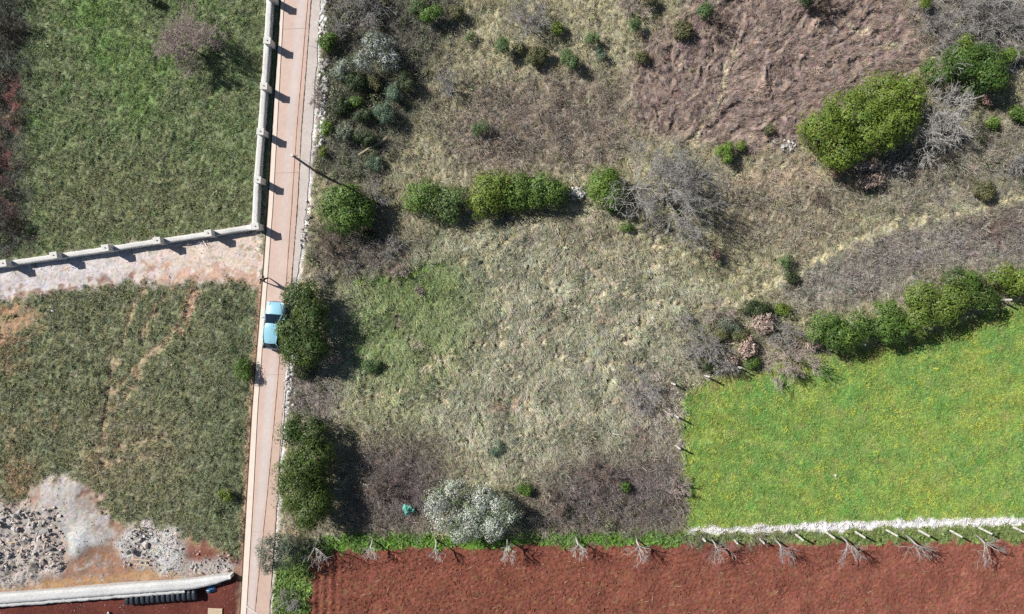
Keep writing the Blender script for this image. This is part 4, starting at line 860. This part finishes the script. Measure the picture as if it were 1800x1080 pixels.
for i, (x, y, l, mt, lb) in enumerate([(1690, 40, 2.5, M_barkgrey, 'leafless grey thicket tree at the top right, left of two'), (1755, 55, 2.5, M_barkgrey, 'leafless grey thicket tree at the top right corner'), (1625, 45, 1.2, M_barkgrey, 'leafless small grey tree at the bracken edge at top right'), (640, 25, 2.2, M_barkgrey, 'leafless grey shrub at the top edge beside the road thicket'),
     (925, 42, 2.2, M_barkgrey, 'leafless grey shrub at top centre above the round bushes'), (1125, 690, 1.9, M_barkgrey, 'leafless mauve grey shrub at the right side of the meadow'), (1384, 628, 2.3, M_barkpink, 'leafless pinkish twig shrub spilling over the flowered field edge'), (1228, 610, 1.9, M_barkgrey, 'leafless grey shrub between meadow and flowered field'),
     (512, 1052, 1.2, M_barkgrey, 'leafless grey shrub on the verge at the bottom by the road'), (1262, 52, 1.2, M_barkbrown, 'dark leafless shrub at the top left of the bracken'), (1440, 22, 1.2, M_barkdark, 'dark leafless shrub in the bracken at the top edge'), (590, 432, 1.3, M_barkbrown, 'purplish brown leafless shrub on the road bank below the tree by the pole'),
     (690, 432, 1.1, M_barkgrey, 'leafless grey brown shrub in front of the hedge row'), (568, 490, .9, M_barkgrey, 'thin leafless shrub above the dark tree at the parked car'), (708, 478, .7, M_barkpink, 'small pinkish leafless shrub on the green trail'), (738, 512, .6, M_barkpink, 'little pinkish leafless shrub in the green part of the meadow'),
     (1150, 395, 1.1, M_barkgrey, 'small leafless grey shrub below the radiating tree'), (1200, 560, 1.0, M_barkgrey, 'leafless grey shrub at the left end of the right foot trail'), (1440, 350, 1.0, M_barkbrown, 'brown leafless shrub on the bank below the largest evergreen'), (1185, 850, 1.2, M_barkpink, 'pale leafless shrub at the lower right corner of the meadow'),
     (980, 880, 1.1, M_barkbrown, 'brown leafless shrub right of the white blossom tree'), (600, 60, 1.1, M_barkgrey, 'leafless shrub hanging over the top dry stone wall'), (560, 175, .7, M_barkpink, 'pinkish leafless shrub leaning over the road shoulder'), (1780, 290, 1.1, M_barkgrey, 'leafless grey shrub at the right edge below the thicket'), (1722, 12, 2.2, M_barkgrey, 'leafless grey thicket tree cut by the top edge at the right'), (1650, 82, 1.6, M_barkgrey, 'leafless grey shrub just above the left end of the dark top right thicket'), (1105, 18, 1.6, M_barkpink, 'mauve leafless shrub at the top edge left of the bracken'), (1262, 636, 1.5, M_barkgrey, 'leafless grey shrub behind the second field post'), (1372, 590, 1.6, M_barkgrey, 'leafless grey shrub right of the upper pale pink dead leaved shrub'), (1262, 552, 1.4, M_barkpink, 'mauve leafless shrub left of the wide dark olive bush'), (660, 345, 1.4, M_barkgrey, 'leafless grey shrub between the tree by the pole and the hedge row'), (785, 150, 1.5, M_barkgrey, 'leafless grey shrub at the edge of the thicket clearing'), (1560, 290, 1.5, M_barkgrey, 'leafless grey shrub in front of the lower silver tree'), (672, 856, 1.4, M_barkbrown, 'tangled brown leafless shrub up and left of the turquoise plastic sheet'), (1050, 830, 1.8, M_barkbrown, 'tall brown leafless shrub in the middle of the lower bramble'), (30, 60, 1.2, M_barkdark, 'dark leafless shrub in the top left corner'), (28, 400, 1.1, M_barkdark, 'dark leafless shrub at the left edge above the wall'), (620, 470, .7, M_barkgrey, 'thin grey leafless shrub at the start of the green trail')]):
    bare('leafless_shrub', 'shrub', lb, 'leafless shrubs of the waste ground', (x, y), mt, 930+i, 14 if l > 1.8 else 9 if l > 1 else 7, l*.85, .026, up=.85, depth=3, kids=(3, 5), spread=.5, shrink=.6, wig=.2, minr=.011)
# pollards along the ploughed field
PL = [((562, 947), 'at the left end, above the furrowed corner', 1.15), ((655, 948), 'second from the left, over the bright weeds', .75), ((765, 948), 'just left of the white blossom tree', .6), ((892, 944), 'just right of the white blossom tree', .85), ((1012, 943), 'fifth from the left, under the brown bramble', .85), ((1120, 945), 'sixth from the left, under the bramble corner', .9), ((1250, 947), 'below the left end of the white stone strip', .95), ((1360, 946), 'second from the left below the stone strip', .9), ((1478, 942), 'third from the left below the stone strip', 1.15), ((1592, 941), 'fourth from the left below the stone strip', 1.15), ((1715, 940), 'last on the right below the stone strip', 1.15)]
for i, (b, lb, k) in enumerate(PL):
    bare('pollard_tree', 'tree', 'bare pollarded tree '+lb, 'pollarded trees along the ploughed field', b, M_barkgrey if i > 5 else M_barkpale, 980+i, 6, 1.05*k, .055*(.6+.4*k), trunk=1.3, top_aim=(.05+(i*7 % 5-2)*.06, -.35), up=.75, aim=(.25, -.75), depth=2, kids=(3, 4), spread=.42, shrink=.7, wig=.2, minr=.011)

# ---------------------------------------------------------------- posts, pole, log, odds and ends
PB = MB().box((0, 0, .80), (.055, .055, .95), 0, .86).mesh('post', M_concrete_w, bevel=.008)
POSTS = [((1240, 952), 'white concrete post half hidden in grey twigs at the left end of the stone strip', .9), ((1297, 956), 'short white post between the first two pollards under the stone strip', .95), ((1343, 955), 'white post just left of the second pollard under the stone strip', 1.0), ((1412, 950), 'white post right of the second pollard under the stone strip', 1.6),
 ((1466, 946), 'white post just left of the third pollard under the stone strip', 1.65), ((1520, 946), 'white post just right of the third pollard under the stone strip', 1.65), ((1577, 943), 'white post just left of the fourth pollard under the stone strip', 1.65), ((1634, 943), 'white post just right of the fourth pollard under the stone strip', 1.65), ((1690, 943), 'white post just left of the last pollard under the stone strip', 1.65), ((1745, 939), 'white post just right of the last pollard under the stone strip', 1.65), ((1806, 938), 'white post cut by the right frame edge under the stone strip', 1.65),
 ((1186, 676), 'stout white post at the corner where meadow meets flowered field', 1.3), ((1246, 663), 'white post at the field edge second from the meadow corner', 1.6), ((1304, 648), 'white post at the field edge under the small pinkish dead shrub', 1.5), ((1466, 616), 'white post under the leftmost evergreen of the row', 1.4), ((1522, 605), 'white post between first and second evergreen of the row', 1.5), ((1574, 594), 'white post nearly hidden under the second evergreen of the row', 1.4), ((1727, 544), 'white post standing clear below the fourth evergreen of the row', 1.75), ((1780, 527), 'white post below the last evergreen of the row near the frame edge', 1.75),
 ((1192, 735), 'white post on the left field border halfway down the meadow', 1.4), ((1195, 790), 'white post on the left field border beside the brown bramble', 1.5)]
for i, ((x, y), lb, h) in enumerate(POSTS):
    p = W(x, y, h); k = h/1.75; t = empty('fence_post', (p[0], p[1], ground_z(p[0], p[1])), (i*37 % 11)*.05, lb, 'post', 'white concrete fence posts around the flowered field')
    o = link('shaft', PB, t, None, ((i*13 % 7-3)*.008, (i*29 % 7-3)*.008, 0), (1.25, 1.25, k))
    link('collar', MB().box((0, 0, h*.78), (.075, .075, .012)).mesh('collar', M_steel) if i == 0 else bpy.data.meshes['collar'], t, (0, 0, 0))
pb = W(556, 302.5); t = empty('utility_pole', (pb[0], pb[1], 0), 0, 'tall grey pole standing beside the road with a white top', 'pole')
M_pole = material('weathered_pole', lin(138, 140, 142), noise=[(4, .8, 1.15)], rough=.7)
link('shaft', MB().tube([(0, 0, -.2), (0, 0, 3.3), (0, 0, 6.5)], [.12, .10, .085], 12).mesh('shaft', M_pole, True), t)
link('cap', MB().tube([(0, 0, 6.5), (0, 0, 6.56), (0, 0, 6.62)], [.13, .13, .09], 12).mesh('cap', M_concrete_w), t)
link('bracket', MB().tube([(.1, 0, 6.2), (.32, .05, 6.25)], [.03, .03], 6).mesh('bracket', M_steel), t)
a, b = W(630, 273, .35), W(681, 243, .45); t = empty('log', (a[0], a[1], .32), 0, 'pale fallen log lying across the shaded edge of the roadside thicket', 'log')
ab = b-a; link('stem', MB().tube([(0, 0, 0), ab*.3+[0, .03, .02], ab*.7+[0, -.03, .04], ab+[0, 0, .08]], [.085, .10, .12, .14], 9).mesh('stem', material('dead_wood', lin(168, 156, 128), noise=[(5, .7, 1.2)], rough=.9), True), t)
link('stub', MB().tube([ab*.7, ab*.7+[.12, .28, .25]], [.05, .03], 6).mesh('stub', M_barkgrey), t)
# black sacks along the white wall
M_sack = material('black_plastic', lin(52, 58, 66), rough=.42, spec=.5, noise=[(3, .7, 1.3)], bump=(5, .6, .08))
def sack_mesh():
    V = []; n, m = 14, 8
    for i in range(m+1):
        v = -1+2*i/m; ph = v*math.pi/2
        for k in range(n):
            a = 2*math.pi*k/n; e = .62; cs = lambda c: math.copysign(abs(c)**e, c)
            w = abs(math.cos(ph))**.45; V.append((cs(math.cos(a))*.205*w*(1+.06*math.sin(3*a+i)), math.copysign(abs(math.sin(ph))**.8, ph)*.43, .2+cs(math.sin(a))*.19*w))
    F = [(i*n+k, i*n+(k+1) % n, (i+1)*n+(k+1) % n, (i+1)*n+k) for i in range(m) for k in range(n)]
    return mesh('bag', np.array(V), F, M_sack, smooth=True)
SK = sack_mesh(); TIE = MB().tube([(0, .40, .2), (0, .50, .24)], [.045, .07], 7).mesh('tied_neck', M_sack, True)
for i in range(14):
    p = W(229+i*9.0, 1051.5-i*.72); t = empty('plastic_sack', (p[0], p[1], .02), rad(184)+((i*37) % 7-3)*.02, 'filled black plastic sack in the row lying along the white wall', 'sack', 'black sacks in a row along the white wall')
    link('bag', SK, t, (0, 0, .10), (0, 0, 0), (1.04, 1+((i*13) % 5-2)*.02, 1.25+((i*7) % 4)*.06)); link('tied_neck', TIE, t, (0, 0, .10))
# blue bundle, pale slab, bucket, cable, planks, turquoise sheet
def crumple(name, rx, ry, h, mat, seed, n=16):
    r = np.random.default_rng(seed); V = [(0, 0, h)]; F = []
    for j in range(1, 6):
        for k in range(n):
            a = 2*math.pi*k/n; q = j/5*(1+.18*math.sin(3*a+seed)+.1*math.sin(5*a)); V.append((rx*q*math.cos(a), ry*q*math.sin(a), max(0.01, h*(1-(j/5)**1.6))*r.uniform(.6, 1.25)))
    T = [(0, 1+k, 1+(k+1) % n) for k in range(n)]; Qd = [(1+(j-1)*n+k, 1+j*n+k, 1+j*n+(k+1) % n, 1+(j-1)*n+(k+1) % n) for j in range(1, 5) for k in range(n)]
    return MB().add(V, T+Qd).mesh(name, mat)
p = W(371, 1035); t = empty('blue_bundle', (p[0], p[1], .02), .3, 'crumpled bright blue plastic bundle beyond the end of the black sacks', 'bundle')
M_blue = material('blue_plastic', lin(60, 138, 188), rough=.4, noise=[(6, .6, 1.4)])
link('sheet', crumple('sheet', .42, .36, .38, M_blue, 3), t); link('strap', MB().tube([(-.38, 0, .1), (0, .02, .44), (.38, 0, .1)], [.02, .02, .02], 5).mesh('strap', M_concrete_w), t)
p = W(379, 1079); t = empty('pallet', (p[0], p[1], .02), rad(-2), 'pale wooden pallet cut by the bottom edge beside the kerb', 'pallet')
M_wood = material('pale_wood', lin(214, 190, 162), noise=[(3, .8, 1.12), (20, .9, 1.1)], rough=.85)
plank = MB().box((0, 0, 0), (.62, .058, .014)).mesh('plank', M_wood, bevel=.003); bearer = MB().box((0, 0, 0), (.05, .5, .05)).mesh('bearer', M_wood)
for k in range(8): link('plank', plank, t, (0, -.47+k*.134, .118))
for k in (-1, 0, 1): link('bearer', bearer, t, (k*.55, 0, .05))
p = W(231, 969, .3); z0 = ground_z(p[0], p[1]); t = empty('bucket', (p[0], p[1], z0), 0, 'white bucket standing on the gravel heap behind the white wall', 'bucket')
bk = MB(); n = 16
vs = [(r_*math.cos(2*math.pi*k/n), r_*math.sin(2*math.pi*k/n), z_) for r_, z_ in ((.16, 0), (.21, .42), (.19, .42), (.15, .05)) for k in range(n)]
bk.add(vs, [(j*n+k, j*n+(k+1) % n, (j+1)*n+(k+1) % n, (j+1)*n+k) for j in range(3) for k in range(n)]+[tuple(reversed(range(n))), tuple(3*n+k for k in range(n))])
link('pail', bk.mesh('pail', M_concrete_w, False), t, None, None, (1.25, 1.25, 1.2)); link('handle', MB().tube([(.26*math.cos(a), .04, .5+.13*math.sin(a)) for a in np.linspace(0, math.pi, 9)], [.012]*9, 5).mesh('handle', M_steel), t)
M_rubber = material('black_rubber', lin(44, 42, 42), rough=.6)
p = W(253, 934); z0 = ground_z(p[0], p[1])+.1; t = empty('hose_coil', (p[0], p[1], z0), 0, 'dark loops of hose thrown on top of the gravel heap', 'hose')
link('hose', MB().tube([((.45+.1*math.sin(a*1.7))*math.cos(a)+.25*math.sin(a*.31), (.32+.08*math.cos(a*2.1))*math.sin(a)+.2*math.cos(a*.27), .06+.04*math.sin(a*1.3)+.01*a) for a in np.linspace(0, 17, 90)], [.025]*90, 6).mesh('hose', M_rubber, True), t)
link('nozzle', MB().tube([(.55, .3, .1), (.8, .42, .08)], [.035, .025], 8).mesh('nozzle', M_steel), t)
for i, (x0, y0, x1, y1, lb) in enumerate([(236, 980, 268, 983, 'weathered plank on the gravel heap, upper of two'), (240, 988, 266, 991, 'weathered plank on the gravel heap, lower of two'), (20, 952, 36, 950, 'thin pale stick lying on the rubble heap')]):
    a, b = W(x0, y0), W(x1, y1); c = (a+b)/2; ln = np.hypot(*(b-a)[:2])/2
    o = link('wooden_plank', MB().box((0, 0, 0), (ln, .06, .02)).mesh('wooden_plank', M_wood, bevel=.004), None, (c[0], c[1], ground_z(c[0], c[1])+.22), (0.05, .04, math.atan2(b[1]-a[1], b[0]-a[0]))); prop(o, lb, 'plank')
p = W(715, 898, .9); t = empty('plastic_sheet', (p[0], p[1], .55), .4, 'faded turquoise plastic sheet caught in the brown bramble', 'plastic sheet')
link('sheet', crumple('sheet', .42, .48, .4, material('turquoise_plastic', lin(108, 176, 160), rough=.5, noise=[(5, .75, 1.2)]), 8), t); link('torn_corner', crumple('torn_corner', .2, .16, .18, bpy.data.materials['turquoise_plastic'], 5), t, (.38, -.3, -.02))
# straw on the ploughed field
r = np.random.default_rng(55); sv = []; sf = []
for _ in range(230):
    x, y = r.uniform(560, 1830), r.uniform(972, 1110); q = W(x, y); a = r.normal(.05, .35)+(.9 if r.uniform() < .15 else 0); l = r.uniform(.08, .42)*(1 if r.uniform() < .5 else .5); w = r.uniform(.008, .022); z = ground_z(q[0], q[1])+.07
    dx, dy = math.cos(a)*l, math.sin(a)*l; k = len(sv); sv += [(q[0]-dx, q[1]-dy, z), (q[0]+dy*w/l, q[1]-dx*w/l, z+.03), (q[0]+dx, q[1]+dy, z+.01), (q[0]-dy*w/l, q[1]+dx*w/l, z+.012)]; sf += [(k, k+1, k+2, k+3)]
o = link('straw_litter', mesh('straw_litter', sv, sf, material('straw', lin(190, 156, 130), noise=[(2, .8, 1.15)]))); o['kind'] = 'stuff'

# ---------------------------------------------------------------- the person on the kerb
M_cloth = material('dark_cloth', lin(38, 38, 44), rough=.9); M_trouser = material('dark_trousers', lin(34, 36, 46), rough=.9); M_skin = material('skin', lin(196, 150, 124), rough=.6); M_hair = material('dark_hair', lin(30, 25, 22), rough=.7); M_shoe = material('shoe', lin(60, 58, 58), rough=.7)
def skinned(name, pts, edges, radii, mats, parent, assign=None, levels=2):
    me = bpy.data.meshes.new(name); me.from_pydata(pts, edges, []); o = link(name, me, parent)
    for m in mats: me.materials.append(m)
    md = o.modifiers.new('skin', 'SKIN'); md.use_smooth_shade = True
    for v, rr in zip(me.skin_vertices[0].data, radii): v.radius = rr if isinstance(rr, tuple) else (rr, rr)
    me.skin_vertices[0].data[0].use_root = True
    s = o.modifiers.new('smooth', 'SUBSURF'); s.levels = levels; s.render_levels = levels
    dg = bpy.context.evaluated_depsgraph_get(); ev = o.evaluated_get(dg); nm = bpy.data.meshes.new_from_object(ev); o.modifiers.clear(); o.data = nm
    if not nm.materials:
        for m in mats: nm.materials.append(m)
    if assign:
        for p_ in nm.polygons: p_.material_index = assign(p_.center)
    for p_ in nm.polygons: p_.use_smooth = True
    return o
pp = W(471, 493); PERSON = empty('person', (pp[0], pp[1], .05), rad(-118), 'person in dark clothes standing on the pale kerb with both arms raised', 'person')
pts = [(0, 0, .95), (0, 0, 1.12), (0, 0, 1.32), (0, .0, 1.45), (0, .01, 1.52), (0, .02, 1.60), (0, .02, 1.72),          # pelvis..head 0-6
       (-.10, 0, .90), (-.17, .01, .50), (-.23, -.02, .10), (-.24, .10, .04),                                            # left leg 7-10
       (.10, 0, .90), (.17, .01, .50), (.23, -.02, .10), (.24, .10, .04),                                                # right leg 11-14
       (-.19, 0, 1.42), (-.40, .06, 1.60), (-.17, .20, 1.78), (-.10, .23, 1.83),                                         # left arm 15-18
       (.19, 0, 1.42), (.40, .06, 1.60), (.17, .20, 1.78), (.10, .23, 1.83)]
ed = [(0, 1), (1, 2), (2, 3), (3, 4), (4, 5), (5, 6), (0, 7), (7, 8), (8, 9), (9, 10), (0, 11), (11, 12), (12, 13), (13, 14), (3, 15), (15, 16), (16, 17), (17, 18), (3, 19), (19, 20), (20, 21), (21, 22)]
rr = [(.175, .12), (.165, .12), (.20, .125), (.11, .085), .055, (.078, .092), (.07, .085), .095, .068, .048, .04, .095, .068, .048, .04, .062, .048, .036, .036, .062, .048, .036, .036]
def which(c):
    if c.z > 1.49 and abs(c.x) < .12 and c.y < .15: return 2
    if c.z > 1.76 and abs(c.x) < .2 and c.y > .15: return 2
    if c.z < .09: return 3
    return 1 if c.z < .93 else 0
skinned('body', pts, ed, rr, [M_cloth, M_trouser, M_skin, M_shoe], PERSON, which)
for sx in (-1, 1):                               # five fingers on each raised hand, closed on the controller
    for k in range(5):
        bx = .10*sx-.012*sx*0; by = .245; bz = 1.815+.018*k if k < 4 else 1.80
        tip = [(bx, by-.02, bz), (bx-.03*sx, by+.035, bz+.004), (bx-.06*sx, by+.03-.004*k, bz+.002)] if k < 4 else [(bx, by-.02, bz), (bx-.02*sx, by-.02, bz-.02), (bx-.05*sx, by-.01, bz-.02)]
        skinned('finger', tip, [(0, 1), (1, 2)], [.011, .0095, .008], [M_skin], PERSON, None, 1)
hv = []; n = 14
for i in range(7):
    ph = i/6*1.75
    for k in range(n):
        a = 2*math.pi*k/n; back = 1.0 if math.sin(a) < .3 else .72
        hv.append((.092*math.sin(ph)*math.cos(a), .0+.108*math.sin(ph)*math.sin(a), 1.66+.135*math.cos(ph*back)+(.03 if math.sin(a) > .3 and i > 4 else 0)))
link('hair', mesh('hair', np.array(hv), [(i*n+k, (i+1)*n+k, (i+1)*n+(k+1) % n, i*n+(k+1) % n) for i in range(6) for k in range(n)], M_hair, smooth=True), PERSON)
for sx in (-1, 1):
    link('ear', MB().box((.083*sx, .02, 1.64), (.012, .022, .032)).mesh('ear', M_skin, bevel=.006), PERSON); link('eye', MB().box((.03*sx, .108, 1.665), (.012, .006, .007)).mesh('eye', M_hair, bevel=.002), PERSON)
link('nose', MB().box((0, .122, 1.635), (.012, .016, .022), 0, .6).mesh('nose', M_skin, bevel=.004), PERSON); link('mouth', MB().box((0, .112, 1.59), (.024, .006, .005)).mesh('mouth', material('lip', lin(150, 90, 80)), bevel=.002), PERSON)
ct = empty('remote_controller', (pp[0], pp[1], .05), rad(-118), 'small dark remote controller held up in both hands by the person', 'controller')
link('case', MB().box((0, .265, 1.84), (.09, .02, .05)).mesh('case', M_steel, bevel=.008), ct)
for sx in (-1, 1): link('antenna', MB().tube([(.06*sx, .265, 1.89), (.07*sx, .28, 1.98)], [.008, .006], 6).mesh('antenna', M_rubber), ct)

# ---------------------------------------------------------------- the car
M_paint = material('pale_blue_paint', lin(156, 208, 226), rough=.3, metal=.05, spec=.5, coat=.6)
M_glass = material('dark_car_glass', lin(22, 38, 52), rough=.06, spec=.7); M_trim = material('black_trim', lin(28, 28, 30), rough=.6); M_rim = material('alloy', lin(170, 172, 176), rough=.35, metal=.8); M_tyre = material('tyre', lin(26, 26, 27), rough=.9)
M_lamp = material('lamp_glass', lin(224, 228, 230), rough=.1, spec=.7); M_red = material('red_lamp', lin(150, 22, 22), rough=.15, spec=.6); M_plate = material('plate', lin(225, 225, 222), rough=.5)
cp = W(486.5, 572); CAR = empty('parked_car', (cp[0], cp[1], .03), rad(-4.6), 'pale blue hatchback car with dark glass parked on the road under trees', 'car')
SEC = [  # y (front +), half width, floor z, shoulder z, deck z (crown of the upper face)
 (2.06, .50, .32, .46, .52), (2.02, .62, .24, .60, .66), (1.90, .74, .20, .68, .76), (1.65, .81, .18, .74, .84), (1.2, .845, .17, .80, .93), (.85, .85, .17, .84, .98),
 (.4, .855, .17, .86, .98), (-.4, .86, .17, .88, .99), (-1.1, .855, .17, .90, 1.0), (-1.6, .83, .18, .91, 1.01), (-1.9, .78, .22, .90, 1.0), (-2.02, .70, .28, .84, .93), (-2.06, .60, .34, .70, .76)]
def body_mesh():
    V = []; m = 0
    for y, w, f, s, dk in SEC:
        pr = [(-w*.86, f), (-w*.97, f+.10), (-w, (f+s)*.5), (-w*.985, s-.06), (-w*.93, s), (-w*.80, s+(dk-s)*.55), (-w*.4, dk-.015), (0, dk)]
        pr = pr+[(-x, z) for x, z in reversed(pr[:-1])]; m = len(pr); V += [(x, y, z) for x, z in pr]
    F = [(i*m+j, i*m+j+1, (i+1)*m+j+1, (i+1)*m+j) for i in range(len(SEC)-1) for j in range(m-1)]+[(i*m+m-1, i*m, (i+1)*m, (i+1)*m+m-1) for i in range(len(SEC)-1)]
    e = (len(SEC)-1)*m
    return MB().add(V, [tuple(reversed(f)) for f in F]+[tuple(range(m)), tuple(reversed(range(e, e+m)))]).mesh('body', M_paint, True)
body = link('body', body_mesh(), CAR)
# greenhouse: base ring at the belt, roof ring; roof curved
BL = [(-.74, .98), (.74, .98), (.79, .1), (.79, -1.0), (.70, -1.92), (-.70, -1.92), (-.79, -1.0), (-.79, .1)]; BZ = [.965, .965, .93, .94, .99, .99, .94, .93]
RL = [(-.53, .18), (.53, .18), (.60, -.25), (.60, -1.0), (.53, -1.50), (-.53, -1.50), (-.60, -1.0), (-.60, -.25)]; RZ = [1.40, 1.40, 1.44, 1.44, 1.385, 1.385, 1.44, 1.44]
gv = [(x, y, z) for (x, y), z in zip(BL, BZ)]+[(x, y, z) for (x, y), z in zip(RL, RZ)]
link('cabin', MB().add(gv, [(i, (i+1) % 8, 8+(i+1) % 8, 8+i) for i in range(8)]).mesh('cabin', M_trim), CAR)
rv = []; nu, nv = 9, 13                          # roof skin, domed, a little proud of the ring
for i in range(nv):
    t_ = i/(nv-1); y = .21-1.76*t_; w = np.interp(y, [-1.55, -1.0, -.25, .21], [.54, .615, .615, .55]); zc = np.interp(y, [-1.55, -1.2, -.6, -.1, .21], [1.40, 1.455, 1.49, 1.475, 1.42])
    for j in range(nu):
        u = -1+2*j/(nu-1); rv.append((u*w, y-.05*(u*u)*(1 if y > -.6 else -1), zc-.05*u*u))
fr = [(i*nu+j, (i+1)*nu+j, (i+1)*nu+j+1, i*nu+j+1) for i in range(nv-1) for j in range(nu-1)]
link('roof', MB().add(rv, fr).mesh('roof', M_paint, True), CAR)
def pane(name, q, mat, off=.012, shrink=.06, bow=0.03, parent=CAR):
    q = [Vector(p) for p in q]; c = sum(q, Vector())/4; nrm = (q[1]-q[0]).cross(q[3]-q[0]).normalized()
    if nrm.dot(c-Vector((0, -.4, .8))) < 0: nrm = -nrm
    q = [p+(c-p)*shrink for p in q]; V = []; n = 7
    for i in range(n):
        for j in range(n):
            u, v = j/(n-1), i/(n-1); p = (q[0]*(1-u)+q[1]*u)*(1-v)+(q[3]*(1-u)+q[2]*u)*v; V.append(p+nrm*(off+bow*4*u*(1-u)))
    F = [(i*n+j, i*n+j+1, (i+1)*n+j+1, (i+1)*n+j) for i in range(n-1) for j in range(n-1)]
    return link(name, MB().add(V, F).mesh(name, mat, True), parent)
g3 = lambda i: gv[i]
ws = pane('windscreen', (g3(0), g3(1), g3(9), g3(8)), M_glass, shrink=.05, bow=.06)
for s in (-1, 1): link('wiper', MB().tube([(s*.02+.1, .97, 1.0), (s*.3+.12, .80, 1.10)], [.008, .006], 5).mesh('wiper', M_trim), ws)
pane('rear_window', (g3(4), g3(5), g3(13), g3(12)), M_glass, shrink=.04)
for a_, b_ in ((1, 2), (2, 3), (3, 4), (5, 6), (6, 7), (7, 0)):
    pane('side_window', (gv[a_], gv[b_], gv[8+b_], gv[8+a_]), M_glass, shrink=.07, bow=.012)
for s in (-1, 1):                                # painted pillars and rails
    for a_, b_ in (((0 if s < 0 else 1), (8 if s < 0 else 9)), ((5 if s < 0 else 4), (13 if s < 0 else 12))):
        link('pillar', MB().tube([gv[a_], gv[b_]], [.045, .035], 6).mesh('pillar', M_paint, True), CAR)
    k = [15, 14, 13, 8] if s < 0 else [10, 11, 12, 9]
    link('roof_rail', MB().tube([gv[k[3]], gv[k[0]], gv[k[1]], gv[k[2]]], [.03]*4, 6).mesh('roof_rail', M_paint, True), CAR)
    link('door_mirror', MB().box((s*.93, .62, .98), (.10, .06, .07)).mesh('door_mirror', M_paint, bevel=.025), CAR)
    for y in (.05, -.95): link('door_handle', MB().box((s*.868, y-.1, .80), (.014, .09, .018)).mesh('door_handle', M_paint, bevel=.006), CAR)
    for y in (.62, -.18, -1.12): link('door_seam', MB().box((s*.858, y, .58), (.006, .008, .28)).mesh('door_seam', M_trim), CAR)
    hl = link('headlight', MB().box((s*.60, 1.90, .66), (.15, .13, .055), s*-.45, .85).mesh('headlight', M_lamp, bevel=.03), CAR)
    link('tail_light', MB().box((s*.67, -1.94, .86), (.09, .09, .13), s*.35, .9).mesh('tail_light', M_red, bevel=.02), CAR)
    link('bonnet_seam', MB().tube([(s*.66, 1.0, .955), (s*.60, 1.5, .87), (s*.42, 1.92, .76)], [.008]*3, 5).mesh('bonnet_seam', M_trim), CAR)
    for y in (1.28, -1.27):
        w = empty('wheel', (s*.76, y, .29)); w.parent = CAR
        link('tyre', MB().tube([(-.09, 0, 0), (-.075, 0, 0), (.075, 0, 0), (.09, 0, 0)], [.25, .29, .29, .25], 22).mesh('tyre', M_tyre, True), w); link('rim', MB().tube([(s*.085, 0, 0), (s*.098, 0, 0)], [.19, .16], 12).mesh('rim', M_rim), w)
link('bumper', MB().box((0, 2.03, .34), (.62, .05, .10)).mesh('bumper', M_trim, bevel=.03), CAR); link('bumper', MB().box((0, -2.04, .40), (.62, .05, .11)).mesh('bumper', M_paint, bevel=.03), CAR)
link('grille', MB().box((0, 2.075, .50), (.34, .02, .05)).mesh('grille', M_trim, bevel=.01), CAR); link('number_plate', MB().box((0, 2.085, .36), (.26, .006, .055)).mesh('number_plate', M_plate), CAR); link('number_plate', MB().box((0, -2.095, .55), (.26, .006, .055)).mesh('number_plate', M_plate), CAR)
link('tailgate_seam', MB().box((0, -2.0, .99), (.55, .008, .006)).mesh('tailgate_seam', M_trim), CAR); link('aerial', MB().tube([(0, -1.3, 1.45), (0, -1.5, 1.62)], [.008, .004], 5).mesh('aerial', M_trim), CAR)
